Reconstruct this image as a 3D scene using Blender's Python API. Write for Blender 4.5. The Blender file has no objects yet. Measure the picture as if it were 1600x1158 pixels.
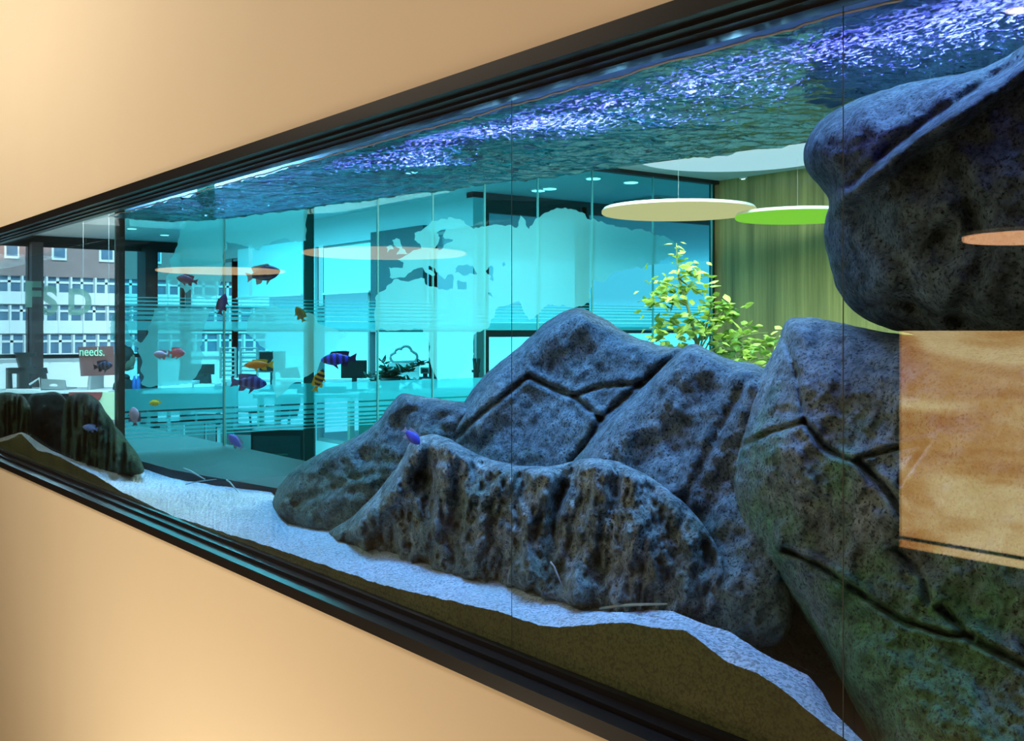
import bpy, bmesh, math, random
import numpy as np
from mathutils import Vector, Matrix, noise
from mathutils.geometry import delaunay_2d_cdt
random.seed(7)
S = bpy.context.scene
COL = S.collection
EYE = 1.55
F = 1680.0                       # focal length in pixels of the 1600 px frame
TH = math.atan2(1276.0, F)       # direction of the display wall against the view
FW = Vector((-math.sin(math.pi/2-TH), math.cos(math.pi/2-TH), 0))
RT = Vector((math.cos(math.pi/2-TH), math.sin(math.pi/2-TH), 0))
UP = Vector((0, 0, 1))

# ------------------------------------------------------------------ camera
cd = bpy.data.cameras.new('camera')
cam = bpy.data.objects.new('camera', cd); COL.objects.link(cam)
cam.location = (0, 0, EYE)
cam.rotation_euler = (math.pi/2, 0, math.pi/2-TH)
cd.sensor_width = 36; cd.lens = 36*F/1600; cd.shift_y = -63/1600
cd.clip_start = .05; cd.clip_end = 400
S.camera = cam
# ------------------------------------------------------------------ world, exposure
w = bpy.data.worlds.new('daylight'); S.world = w; w.use_nodes = True
wn = w.node_tree; bg = wn.nodes['Background']
_g = wn.nodes.new('ShaderNodeTexCoord'); _s = wn.nodes.new('ShaderNodeSeparateXYZ'); _r = wn.nodes.new('ShaderNodeMapRange')
wn.links.new(_g.outputs['Generated'], _s.inputs[0]); wn.links.new(_s.outputs['Z'], _r.inputs['Value'])
_r.inputs['From Min'].default_value = -.03; _r.inputs['From Max'].default_value = .03; _r.inputs['To Min'].default_value = 3.2; _r.inputs['To Max'].default_value = 1.25
bg.inputs['Color'].default_value = (.80, .93, 1, 1); wn.links.new(_r.outputs[0], bg.inputs['Strength'])
S.view_settings.view_transform = 'Standard'; S.view_settings.look = 'None'
S.view_settings.exposure = 0.0; S.view_settings.gamma = 1
S.cycles.transparent_max_bounces = 32
S.cycles.max_bounces = 8
S.cycles.sample_clamp_indirect = 6
S.cycles.caustics_reflective = False; S.cycles.caustics_refractive = False

def light(name, kind, loc, energy, color, size=None, sizey=None, target=None, spread=None, spot=None, blend=.5):
    d = bpy.data.lights.new(name, kind); d.energy = energy; d.color = color
    if kind == 'AREA':
        d.shape = 'RECTANGLE'; d.size = size; d.size_y = sizey or size
        if spread: d.spread = spread
    if kind == 'SPOT':
        d.spot_size = spot; d.spot_blend = blend; d.shadow_soft_size = size or .1
    if kind == 'SUN': d.angle = .02
    o = bpy.data.objects.new(name, d); COL.objects.link(o); o.location = loc
    if target is not None:
        v = Vector(target)-Vector(loc)
        o.rotation_euler = v.to_track_quat('-Z', 'Y').to_euler()
    return o
light('sun', 'SUN', (0, 0, 20), 6.0, (1, .95, .88), target=(-12, 3, 14))
# tank lamps above the water
light('tank_light_bar', 'AREA', (-2.3, 1.58, 2.30), 320, (.40, .67, 1), 4.2, .20, target=(-2.3, 1.58, 0), spread=math.radians(95))
light('tank_violet_lamp', 'AREA', (-1.75, 1.40, 2.30), 26, (.28, .2, 1), 1.9, .10, target=(-1.75, 1.42, 0), spread=math.radians(80))
# unseen fill lights added to warm the near side of the wall
light('lobby_ceiling_fill', 'AREA', (-1.2, -.5, 3.4), 17, (1, .78, .62), 3.0, .7, target=(-2.0, 1.2, 1.0))
light('lobby_floor_bounce', 'AREA', (-2.6, .50, -.55), 58, (1, .82, .58), 4.5, .6, target=(-3.0, 1.2, .7))
light('lobby_far_fill', 'AREA', (-5.4, -.2, 3.45), 64, (1, .84, .64), 4.0, .6, target=(-5.2, 1.2, 1.6))
# fill lights added under the ceiling to brighten office and atrium
light('office_fill_light', 'AREA', (-9.6, 3.3, 2.68), 420, (.9, .97, 1), 4.5, 2.4, target=(-9.6, 3.3, 0))
light('atrium_fill_light', 'AREA', (-3.6, 4.6, 2.68), 430, (1, .93, .72), 3.2, 2.4, target=(-3.6, 4.9, 0))

# ------------------------------------------------------------------ pixel -> world
def ray(px, py): return FW + RT*((px-800)/F) + UP*((516-py)/F)
C0 = Vector((0, 0, EYE))
def PY(px, py, Y):
    r = ray(px, py); return C0 + r*(Y/r.y)
def PX(px, py, X):
    r = ray(px, py); return C0 + r*(X/r.x)
def PZ(px, py, Z):
    r = ray(px, py); return C0 + r*((Z-EYE)/r.z)
def PT(px, py, t): return C0 + ray(px, py)*t

# ------------------------------------------------------------------ mesh helpers
WLOC = {}
def tag(o, label=None, cat=None, group=None, kind=None):
    if label: o['label'] = label
    if cat: o['category'] = cat
    if group: o['group'] = group
    if kind: o['kind'] = kind
    return o
def thing(name, label, cat, loc, group=None):
    o = bpy.data.objects.new(name, None); COL.objects.link(o); o.location = loc
    o.empty_display_size = .05
    WLOC[o.name] = Vector(loc)
    return tag(o, label, cat, group)
def obj(name, verts, faces, mats, parent=None, smooth=False, midx=None):
    vs = [Vector(v) for v in verts]
    lo = Vector([min(v[i] for v in vs) for i in range(3)]); hi = Vector([max(v[i] for v in vs) for i in range(3)])
    base = Vector(((lo.x+hi.x)/2, (lo.y+hi.y)/2, lo.z))
    me = bpy.data.meshes.new(name)
    me.from_pydata([v-base for v in vs], [], faces)
    for m in (mats if isinstance(mats, (list, tuple)) else [mats]): me.materials.append(m)
    if smooth: me.polygons.foreach_set('use_smooth', [True]*len(me.polygons))
    if midx is not None: me.polygons.foreach_set('material_index', midx)
    me.update()
    o = bpy.data.objects.new(name, me); COL.objects.link(o)
    WLOC[o.name] = base
    if parent is not None:
        o.parent = parent; o.location = base-WLOC[parent.name]
    else: o.location = base
    return o
def bevel(o, wd=.004, seg=2):
    m = o.modifiers.new('bevel', 'BEVEL'); m.width = wd; m.segments = seg; m.limit_method = 'ANGLE'
    return o
class MB:
    def __init__(s): s.v = []; s.f = []
    def raw(s, vs, fs):
        n = len(s.v); s.v += [Vector(v) for v in vs]; s.f += [tuple(i+n for i in f) for f in fs]; return s
    def box(s, x0, x1, y0, y1, z0, z1):
        return s.raw([(x0,y0,z0),(x1,y0,z0),(x1,y1,z0),(x0,y1,z0),(x0,y0,z1),(x1,y0,z1),(x1,y1,z1),(x0,y1,z1)],
                     [(0,3,2,1),(4,5,6,7),(0,1,5,4),(1,2,6,5),(2,3,7,6),(3,0,4,7)])
    def obox(s, c, ax, ay, az):          # oriented box from centre and half axes
        c = Vector(c); vs = []
        for k in (-1, 1):
            for a, b in ((-1,-1),(1,-1),(1,1),(-1,1)): vs.append(c+ax*a+ay*b+az*k)
        return s.raw(vs, [(0,3,2,1),(4,5,6,7),(0,1,5,4),(1,2,6,5),(2,3,7,6),(3,0,4,7)])
    def tube(s, pts, r, seg=8):
        pts = [Vector(p) for p in pts]; n = len(pts); rr = r if isinstance(r, (list, tuple)) else [r]*n
        vs, fs = [], []
        for i, p in enumerate(pts):
            t = (pts[min(i+1, n-1)]-pts[max(i-1, 0)]).normalized()
            a = t.cross(UP if abs(t.z) < .9 else Vector((1, 0, 0))).normalized(); b = t.cross(a)
            for k in range(seg):
                q = 2*math.pi*k/seg; vs.append(p+a*math.cos(q)*rr[i]+b*math.sin(q)*rr[i])
        for i in range(n-1):
            for k in range(seg):
                k2 = (k+1) % seg; fs.append((i*seg+k, i*seg+k2, (i+1)*seg+k2, (i+1)*seg+k))
        fs.append(tuple(range(seg))[::-1]); fs.append(tuple((n-1)*seg+k for k in range(seg)))
        return s.raw(vs, fs)
    def lathe(s, c, prof, seg=32):       # prof: (r, z) about a vertical axis
        c = Vector(c); vs, fs = [], []
        for r, z in prof:
            for k in range(seg):
                q = 2*math.pi*k/seg; vs.append(c+Vector((r*math.cos(q), r*math.sin(q), z)))
        for i in range(len(prof)-1):
            for k in range(seg):
                k2 = (k+1) % seg; fs.append((i*seg+k, i*seg+k2, (i+1)*seg+k2, (i+1)*seg+k))
        fs.append(tuple(range(seg))[::-1]); fs.append(tuple((len(prof)-1)*seg+k for k in range(seg)))
        return s.raw(vs, fs)
    def prism(s, pts, off):              # closed polygon of points pushed by an offset vector
        n = len(pts); off = Vector(off); pts = [Vector(p) for p in pts]
        return s.raw(pts+[p+off for p in pts], [tuple(range(n))[::-1], tuple(range(n, 2*n))]+[(i, (i+1) % n, n+(i+1) % n, n+i) for i in range(n)])
    def ell(s, c, a, b, d, su=12, sv=8):
        c = Vector(c); vs, fs = [], []
        for j in range(sv+1):
            ph = math.pi*j/sv
            for i in range(su):
                q = 2*math.pi*i/su; vs.append(c+a*(math.sin(ph)*math.cos(q))+b*(math.sin(ph)*math.sin(q))+d*math.cos(ph))
        for j in range(sv):
            for i in range(su): fs.append((j*su+i, j*su+(i+1) % su, (j+1)*su+(i+1) % su, (j+1)*su+i))
        return s.raw(vs, fs)
    def build(s, name, mat, parent=None, smooth=False): return obj(name, s.v, s.f, mat, parent, smooth)

# ------------------------------------------------------------------ materials
def nodes(name):
    m = bpy.data.materials.new(name); m.use_nodes = True; nt = m.node_tree
    for n in list(nt.nodes): nt.nodes.remove(n)
    out = nt.nodes.new('ShaderNodeOutputMaterial')
    return m, nt, out
def pbr(name, col, rough=.6, metal=0, noise_amt=0, scale=30, bump=0, emit=0, spec=.5, alt=None, detail=4):
    m, nt, out = nodes(name); L = nt.links.new
    p = nt.nodes.new('ShaderNodeBsdfPrincipled'); L(p.outputs[0], out.inputs[0])
    p.inputs['Base Color'].default_value = (*col, 1); p.inputs['Roughness'].default_value = rough
    p.inputs['Metallic'].default_value = metal; p.inputs['Specular IOR Level'].default_value = spec
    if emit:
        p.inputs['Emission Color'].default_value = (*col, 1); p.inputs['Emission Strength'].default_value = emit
    g = nt.nodes.new('ShaderNodeNewGeometry'); n = nt.nodes.new('ShaderNodeTexNoise')
    n.inputs['Scale'].default_value = scale; n.inputs['Detail'].default_value = detail
    L(g.outputs['Position'], n.inputs['Vector'])
    r = nt.nodes.new('ShaderNodeMix'); r.data_type = 'RGBA'
    c2 = alt or tuple(c*(1-noise_amt) for c in col)
    r.inputs['A'].default_value = (*col, 1); r.inputs['B'].default_value = (*c2, 1)
    L(n.outputs['Fac'], r.inputs['Factor']); L(r.outputs['Result'], p.inputs['Base Color'])
    if bump:
        b = nt.nodes.new('ShaderNodeBump'); b.inputs['Strength'].default_value = bump; b.inputs['Distance'].default_value = .01
        L(n.outputs['Fac'], b.inputs['Height']); L(b.outputs[0], p.inputs['Normal'])
    return m
def emis(name, col, st):
    m, nt, out = nodes(name); e = nt.nodes.new('ShaderNodeEmission')
    e.inputs[0].default_value = (*col, 1); e.inputs[1].default_value = st; nt.links.new(e.outputs[0], out.inputs[0]); return m
def glass(name, tint, boost=1.0, ior=1.5, rough=0.0, gcol=(1, 1, 1)):
    m, nt, out = nodes(name); L = nt.links.new
    t = nt.nodes.new('ShaderNodeBsdfTransparent'); t.inputs[0].default_value = (*tint, 1)
    g = nt.nodes.new('ShaderNodeBsdfGlossy'); g.inputs['Roughness'].default_value = rough; g.inputs['Color'].default_value = (*gcol, 1)
    # facing-independent fresnel (same from both sides)
    lw = nt.nodes.new('ShaderNodeLayerWeight'); lw.inputs['Blend'].default_value = .5
    pw = nt.nodes.new('ShaderNodeMath'); pw.operation = 'POWER'; pw.inputs[1].default_value = 5
    ml = nt.nodes.new('ShaderNodeMath'); ml.operation = 'MULTIPLY_ADD'; ml.inputs[1].default_value = .5*boost; ml.inputs[2].default_value = .04*boost
    ml.use_clamp = True
    L(lw.outputs['Facing'], pw.inputs[0]); L(pw.outputs[0], ml.inputs[0])
    mx = nt.nodes.new('ShaderNodeMixShader'); L(ml.outputs[0], mx.inputs[0]); L(t.outputs[0], mx.inputs[1]); L(g.outputs[0], mx.inputs[2])
    L(mx.outputs[0], out.inputs[0]); return m
def film(name, diff, tr=.3, tint=(1, 1, 1)):
    m, nt, out = nodes(name); L = nt.links.new
    t = nt.nodes.new('ShaderNodeBsdfTransparent'); t.inputs[0].default_value = (*tint, 1)
    d = nt.nodes.new('ShaderNodeBsdfDiffuse'); d.inputs[0].default_value = (*diff, 1)
    l = nt.nodes.new('ShaderNodeBsdfTranslucent'); l.inputs[0].default_value = (*diff, 1)
    a = nt.nodes.new('ShaderNodeMixShader'); a.inputs[0].default_value = .6; L(d.outputs[0], a.inputs[1]); L(l.outputs[0], a.inputs[2])
    b = nt.nodes.new('ShaderNodeMixShader'); b.inputs[0].default_value = 1-tr; L(t.outputs[0], b.inputs[1]); L(a.outputs[0], b.inputs[2])
    L(b.outputs[0], out.inputs[0]); return m

def rock_mat(name, dark, light_, green, g_lo, g_hi, gamt, bump=.55):
    """mottled artificial rock; green patches, algae and painted-in green light, between two heights"""
    m, nt, out = nodes(name); L = nt.links.new; N = nt.nodes.new
    p = N('ShaderNodeBsdfPrincipled'); L(p.outputs[0], out.inputs[0]); p.inputs['Roughness'].default_value = .8
    p.inputs['Specular IOR Level'].default_value = .25
    geo = N('ShaderNodeNewGeometry')
    def tex(scale, detail, rough=.6, sx=(1, 1, 1)):
        mp = N('ShaderNodeMapping'); mp.inputs['Scale'].default_value = sx; L(geo.outputs['Position'], mp.inputs[0])
        n = N('ShaderNodeTexNoise'); n.inputs['Scale'].default_value = scale; n.inputs['Detail'].default_value = detail
        n.inputs['Roughness'].default_value = rough; L(mp.outputs[0], n.inputs['Vector']); return n
    big = tex(5, 5); mid = tex(32, 8, .7); fine = tex(170, 4, .7)
    def ramp(src, a, b, ca=(0, 0, 0), cb=(1, 1, 1)):
        r = N('ShaderNodeValToRGB'); r.color_ramp.elements[0].position = a; r.color_ramp.elements[1].position = b
        r.color_ramp.elements[0].color = (*ca, 1); r.color_ramp.elements[1].color = (*cb, 1); L(src, r.inputs[0]); return r
    def mix(f, a, b, t='MIX', fv=None):
        x = N('ShaderNodeMix'); x.data_type = 'RGBA'; x.blend_type = t
        if f is None: x.inputs['Factor'].default_value = fv
        else: L(f, x.inputs['Factor'])
        for k, v in (('A', a), ('B', b)):
            if isinstance(v, tuple): x.inputs[k].default_value = (*v, 1)
            else: L(v, x.inputs[k])
        return x.outputs['Result']
    c = mix(ramp(mid.outputs['Fac'], .33, .67).outputs[0], dark, light_)
    c = mix(ramp(big.outputs['Fac'], .35, .7).outputs[0], c, light_, fv=None) if False else mix(None, c, ramp(big.outputs['Fac'], .3, .7, (.55, .55, .6), (1.25, 1.25, 1.2)).outputs[0], 'MULTIPLY', 1.0)
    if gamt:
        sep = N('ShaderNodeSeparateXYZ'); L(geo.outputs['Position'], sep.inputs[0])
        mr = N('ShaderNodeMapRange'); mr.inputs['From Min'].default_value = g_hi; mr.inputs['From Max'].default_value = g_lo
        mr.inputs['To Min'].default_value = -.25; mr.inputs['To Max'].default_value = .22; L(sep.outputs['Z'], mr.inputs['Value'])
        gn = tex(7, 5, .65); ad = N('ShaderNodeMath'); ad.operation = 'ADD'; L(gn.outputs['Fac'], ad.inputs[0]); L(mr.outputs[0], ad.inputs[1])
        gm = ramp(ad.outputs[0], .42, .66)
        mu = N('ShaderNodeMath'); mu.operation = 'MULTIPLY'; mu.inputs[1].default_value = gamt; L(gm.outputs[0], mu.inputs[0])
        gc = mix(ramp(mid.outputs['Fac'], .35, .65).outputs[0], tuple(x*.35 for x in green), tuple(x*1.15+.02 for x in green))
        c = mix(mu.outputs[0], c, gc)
    c = mix(ramp(fine.outputs['Fac'], .36, .50).outputs[0], tuple(x*.25 for x in dark), c)   # pits
    L(c, p.inputs['Base Color'])
    b1 = N('ShaderNodeBump'); b1.inputs['Strength'].default_value = bump; b1.inputs['Distance'].default_value = .02; L(mid.outputs['Fac'], b1.inputs['Height'])
    b2 = N('ShaderNodeBump'); b2.inputs['Strength'].default_value = bump*.8; b2.inputs['Distance'].default_value = .004; L(fine.outputs['Fac'], b2.inputs['Height'])
    L(b1.outputs[0], b2.inputs['Normal']); L(b2.outputs[0], p.inputs['Normal'])
    return m

M = {}
M['wall'] = pbr('cream_wall_paint', (.86, .755, .57), .75, scale=2.2, noise_amt=.05, bump=.02)
M['black'] = pbr('black_anodised_aluminium', (.012, .012, .014), .32, metal=.0, spec=.3, scale=60, noise_amt=.2)
M['blackmat'] = pbr('matt_black', (.012, .013, .015), .6, scale=40, noise_amt=.2)
M['white'] = pbr('white_laminate', (.82, .86, .86), .4, scale=20, noise_amt=.05)
M['ceil'] = pbr('office_ceiling_paint', (.62, .74, .78), .8, scale=8, noise_amt=.06)
M['lobceil'] = pbr('lobby_ceiling_paint', (.10, .09, .08), .9, scale=8, noise_amt=.06)
M['lobfloor'] = pbr('lobby_floor', (.35, .27, .18), .6, scale=6, noise_amt=.2)
M['carpet'] = pbr('grey_green_office_floor', (.20, .32, .33), .35, scale=14, noise_amt=.3, bump=.05)
M['grey'] = pbr('grey_laminate', (.30, .33, .33), .5, scale=20, noise_amt=.1)
M['darkgrey'] = pbr('dark_grey_plastic', (.035, .045, .05), .5, scale=40, noise_amt=.2)
M['darkwall'] = pbr('dark_grey_wall_panel', (.05, .10, .12), .6, scale=10, noise_amt=.15)
M['chrome'] = pbr('chrome', (.7, .75, .78), .15, metal=1, scale=40, noise_amt=.05)
M['green_cab'] = pbr('pale_green_board', (.55, .68, .45), .6, scale=10, noise_amt=.05)
M['red'] = pbr('dull_red_board', (.28, .05, .05), .6, scale=14, noise_amt=.15)
M['poster'] = pbr('brown_red_poster', (.20, .075, .075), .6, scale=14, noise_amt=.2)
M['mint'] = pbr('mint_lettering', (.45, .85, .6), .5, scale=10, noise_amt=.02)
M['yellow'] = pbr('yellow_plastic', (.6, .55, .03), .4, scale=20, noise_amt=.1)
M['blue'] = pbr('blue_plastic', (.05, .12, .45), .5, scale=20, noise_amt=.1)
M['hood'] = pbr('pale_blue_hood_lining', (.14, .30, .40), .6, scale=6, noise_amt=.12)
M['glass_front'] = glass('front_tank_glass', (.93, .97, .97), 1.6)
M['glass_rear'] = glass('rear_tank_glass', (.92, .985, .99), .25)
M['glass_part'] = glass('tinted_partition_glass', (.42, .88, .915), .35)
M['glass_win'] = glass('window_glass', (.95, .98, 1), .3)
M['film'] = film('frosted_map_film', (.36, .90, .94), .34, (.62, .97, .97))
M['film2'] = film('frosted_stripe_film', (.40, .88, .92), .30, (.7, .97, .97))
M['sign_film'] = film('pale_green_sign_film', (.60, .85, .70), .38)
M['skin'] = pbr('skin', (.25, .15, .11), .6, scale=20, noise_amt=.1)
M['darkcloth'] = pbr('dark_teal_clothing', (.02, .045, .05), .9, scale=60, noise_amt=.3)
M['hair'] = pbr('dark_hair', (.012, .012, .014), .7, scale=60, noise_amt=.3)
M['blind'] = pbr('white_roller_blind', (.85, .9, .92), .8, scale=60, noise_amt=.04)
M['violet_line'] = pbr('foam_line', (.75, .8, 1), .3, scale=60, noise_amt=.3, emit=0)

# wood wall: vertical streaks
def wood():
    m, nt, out = nodes('streaked_wood_veneer'); L = nt.links.new; N = nt.nodes.new
    p = N('ShaderNodeBsdfPrincipled'); L(p.outputs[0], out.inputs[0]); p.inputs['Roughness'].default_value = .55
    g = N('ShaderNodeNewGeometry'); mp = N('ShaderNodeMapping'); mp.inputs['Scale'].default_value = (9, 9, .35); L(g.outputs['Position'], mp.inputs[0])
    n = N('ShaderNodeTexNoise'); n.inputs['Scale'].default_value = 1.4; n.inputs['Detail'].default_value = 7; n.inputs['Roughness'].default_value = .65; L(mp.outputs[0], n.inputs['Vector'])
    r = N('ShaderNodeValToRGB'); e = r.color_ramp.elements
    e[0].position = .3; e[0].color = (.15, .13, .04, 1); e[1].position = .7; e[1].color = (.50, .38, .13, 1)
    L(n.outputs['Fac'], r.inputs[0]); L(r.outputs[0], p.inputs['Base Color']); return m
M['wood'] = wood()
# brick / facade are real geometry with plain materials
M['brick'] = pbr('dusty_pink_brick', (.36, .24, .23), .9, scale=1.2, noise_amt=.25)
M['render'] = pbr('white_render', (.80, .80, .78), .9, scale=.8, noise_amt=.1)
M['winblue'] = pbr('blue_grey_window', (.13, .24, .36), .2, scale=1.5, noise_amt=.5)
M['street'] = pbr('pale_street', (.85, .88, .9), .8, scale=.5, noise_amt=.08)

# ================================================================== STRUCTURE
def struct(o): o['kind'] = 'structure'; return o
WY = 1.2; GY = 1.27                       # wall face, glass face
ZT, ZB = EYE+.5, EYE-.668                 # opening in the wall
WXR = 1.6; WXL = -15.0
m = MB().box(WXL, WXR, WY, WY+.16, ZT, 3.6); 
m.box(WXL, WXR, WY, WY+.16, -.65, ZB)
m.box(.35, WXR, WY, WY+.16, ZB, ZT); m.box(WXL, -8.2, WY, WY+.16, ZB, ZT)
struct(m.build('wall_display', M['wall']))
struct(MB().box(WXL, WXR, -5, WY+.16, -.75, -.65).build('floor_lobby', M['lobfloor']))
struct(MB().box(WXL, WXR, -5, WY, 3.6, 3.7).build('ceiling_lobby', M['lobceil']))
struct(MB().box(WXL, WXR, -5.2, -5, -.65, 3.6).build('wall_lobby_back', pbr('dark_lobby_wall', (.05, .045, .04), .8, scale=5, noise_amt=.2)))
struct(MB().box(WXR, WXR+.2, -5.2, 8, -.65, 3.6).build('wall_lobby_right', M['lobceil']))
struct(MB().box(WXL-.2, WXL, -5.2, WY+.16, -.65, 3.6).build('wall_lobby_left', M['lobceil']))

# office shell
OX = -14.5
struct(MB().box(OX-.2, WXR, WY+.16, 14, -.1, 0).build('floor_office', M['carpet']))
struct(MB().box(OX-.2, WXR, WY+.16, 14, 2.75, 2.85).build('ceiling_office', M['ceil']))
YW = 6.55; XP = -5.9
struct(MB().box(XP-.02, WXR, YW, YW+.2, 0, 2.75).build('wall_wood', M['wood']))
# back wall of the inner office with its window openings, at Y = 5.35, then turning away along X = -7.6
YB = 5.35; XC = -7.6
def xw(px): return PY(px, 500, YB).x
def zw(px, py): return PY(px, py, YB).z
zh = zw(540, 380); 
m = MB()
m.box(OX, XC, YB, YB+.12, zh, 2.75)                       # band above the windows
m.box(xw(478), xw(492), YB, YB+.12, 0, zh)
struct(m.build('wall_office_back', M['ceil']))
tag(MB().box(xw(586), xw(668), YB-.05, YB-.004, zw(620,515), zw(620,359)).build('wall_panel', M['darkwall']), 'dark square wall panel behind the map of Europe', 'panel')
m = MB().box(OX, XC, YB+.01, YB+.11, 0, .35)
struct(m.build('wall_office_plinth', M['white']))
def window(name, axis, c, a0, a1, z0, z1, nv, zs, mat=M['blackmat'], fw=.035):
    """axis 'x': pane along X at Y=c; axis 'y': pane along Y at X=c"""
    m = MB(); g = MB()
    def bx(p0, p1, q0, q1, d=.03):
        (m.box(p0, p1, c-d, c+d, q0, q1) if axis == 'x' else m.box(c-d, c+d, p0, p1, q0, q1))
    for z in [z0+fw/2]+[z1-fw/2]+zs: bx(a0, a1, z-fw/2, z+fw/2)
    for k in range(nv+1):
        a = a0+(a1-a0)*k/nv; bx(a-fw/2, a+fw/2, z0, z1, .035)
    (g.box(a0, a1, c-.004, c+.004, z0, z1) if axis == 'x' else g.box(c-.004, c+.004, a0, a1, z0, z1))
    o = struct(m.build(name, mat))
    p = g.build('glass_pane', M['glass_win'], o)
    return o
window('window_1', 'x', YB+.06, xw(360), xw(478), .35, zh, 1, [EYE], mat=M['grey'])
window('window_2', 'x', YB+.06, xw(492), xw(668), .35, zh, 2, [EYE], mat=M['grey'])
window('window_3', 'x', YB+.06, OX, xw(360), .35, zh, 1, [EYE], mat=M['grey'])
window('window_4', 'x', YB+.06, xw(668), XC, .35, zh, 1, [EYE], mat=M['grey'])
# X = -7.6 run
zz = PX(860, 308, XC).z
m = MB().box(XC-.1, XC, YB, 14, 2.70, 2.75)
struct(m.build('beam_office', M['blackmat']))
def yx(px): return PX(px, 500, XC).y
window('window_5', 'y', XC-.05, YB+.1, yx(757), 0, 2.70, 1, [EYE], fw=.05)
window('window_6', 'y', XC-.05, yx(757), yx(915), 0, 2.70, 1, [EYE], fw=.12)
window('window_7', 'y', XC-.05, yx(915), 13.5, 0, 2.70, 3, [EYE], fw=.06)
# left window wall
m = MB().box(OX-.15, OX, WY+.16, YB, 2.66, 2.75)
struct(m.build('beam_window_header', M['blackmat']))
def yo(px): return PX(px, 500, OX).y
window('window_8', 'y', OX-.06, yo(56), yo(232), .25, 2.66, 1, [PX(100,557,OX).z], fw=.05)
window('window_9', 'y', OX-.06, 1.4, yo(48), .25, 2.66, 1, [PX(10,557,OX).z], fw=.05)
window('window_10', 'y', OX-.06, yo(236), YB, .25, 2.66, 1, [PX(300,557,OX).z], fw=.05)
struct(MB().box(OX-.2, OX+.12, yo(46), yo(64), 0, 2.66).build('column_brown', pbr('brown_grey_column', (.10, .075, .075), .6, scale=10, noise_amt=.2)))
struct(MB().box(OX-.2, OX+.14, yo(222), yo(241), 0, 2.66).build('column_black', M['blackmat']))
struct(MB().box(OX-.2, OX, WY+.16, YB, 0, .25).build('wall_window_sill', M['white']))
# window blinds in the back wall
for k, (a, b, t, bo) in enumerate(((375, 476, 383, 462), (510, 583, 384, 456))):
    bl = MB().box(xw(a), xw(b), YB-.03, YB-.015, zw((a+b)/2, bo), zw((a+b)/2, t)).build('roller_blind', pbr('glowing_cyan_blind', (.6, .95, 1), .8, scale=50, noise_amt=.03, emit=.35))  # own glow paints window daylight into the blind
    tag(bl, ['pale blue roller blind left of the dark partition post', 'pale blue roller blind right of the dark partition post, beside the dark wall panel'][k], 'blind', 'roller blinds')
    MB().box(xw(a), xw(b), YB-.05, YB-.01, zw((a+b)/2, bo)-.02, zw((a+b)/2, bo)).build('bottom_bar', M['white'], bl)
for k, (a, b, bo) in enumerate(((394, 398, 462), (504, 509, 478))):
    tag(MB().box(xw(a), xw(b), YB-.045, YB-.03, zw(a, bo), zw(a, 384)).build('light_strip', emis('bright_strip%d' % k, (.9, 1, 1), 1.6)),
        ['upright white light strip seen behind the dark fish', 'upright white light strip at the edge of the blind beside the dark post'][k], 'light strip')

# facade outside
FX = -100.0
def fy(px): return PX(px, 500, FX).y
def fz(px, py): return PX(px, py, FX).z
fa = thing('apartment_building', 'pale office block outside, dusty brick upper storey above rows of blue windows', 'building', (FX, 40, -20))
y0, y1 = fy(-160), fy(420)
# the storeys run level, so heights are read at px 100
zc = lambda py: fz(100, py)
MB().box(FX-8, FX-.6, y0, y1, zc(640), zc(330)).build('wall', M['render'], fa)
MB().box(FX-.6, FX, y0, y1, zc(433), zc(330)).build('brick_storey', M['brick'], fa)
floors = [(433, 457, 476), (478, 501, 521), (523, 552, 560)]
for i, (t, b, e) in enumerate(floors):
    MB().box(FX-.6, FX+.1, y0, y1, zc(e), zc(b)).build('spandrel', M['render'], fa)
    off = (0, 19, 4)[i]
    for k in range(-4, 10):
        px = 33+off+38*k
        yy = fy(px); ww = fy(px+2.6)
        MB().box(FX-.6, FX+.3, yy, ww, zc(e), zc(t)).build('pilaster', M['render'], fa)
        f = MB().box(FX-.55, FX-.4, ww, fy(px+38), zc(b), zc(t)).build('window', M['winblue'], fa)
        mm = MB(); yb = fy(px+38)
        for q in (.5, ): mm.box(FX-.4, FX-.25, ww+(yb-ww)*q-.12, ww+(yb-ww)*q+.12, zc(b), zc(t))
        mm.box(FX-.4, FX-.25, ww, yb, zc(t)-(zc(t)-zc(b))*.35-.1, zc(t)-(zc(t)-zc(b))*.35+.1)
        mm.build('window_bars', M['render'], f)
for k in range(-2, 6):
    px = 80+74*k
    f = MB().box(FX-.2, FX+.25, fy(px), fy(px+23), zc(407), zc(380)).build('window_surround', M['render'], fa)
    MB().box(FX+.2, FX+.35, fy(px+3), fy(px+20), zc(403), zc(383)).build('pane', M['winblue'], f)
struct(MB().box(-110, -16, -60, 90, zc(640)-1, zc(640)).build('ground_street', M['street']))

# ------------------------------------------------------------------ glass partition on X = XP
ztop = 2.72
px_edges = [181, 350, 485, 590, 676, 757, 840, 925, 1020, 1112]
ys = [PX(p, 500, XP).y for p in px_edges]; ys[0] = max(ys[0], 1.75)
part = thing('glass_partition', 'cyan tinted glass office partition with a frosted world map and stripes', 'partition', (XP, (ys[0]+ys[-1])/2, 0))
for a, b in zip(ys[:-1], ys[1:]):
    MB().box(XP-.005, XP+.005, a+.003, b-.003, .06, ztop).build('glass_panel', M['glass_part'], part)
for i, y in enumerate(ys):
    if i == 2: continue
    MB().box(XP-.006, XP+.007, y-.005, y+.005, .06, ztop).build('joint_strip', pbr('joint_tint%d' % i, (.10, .42, .45), .3, scale=9, noise_amt=.1), part)
MB().box(XP-.03, XP+.03, ys[0], YW, ztop, 2.75).build('head_rail', M['blackmat'], part)
MB().box(XP-.03, XP+.03, ys[0], YW, 0, .06).build('floor_rail', M['blackmat'], part)
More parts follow.
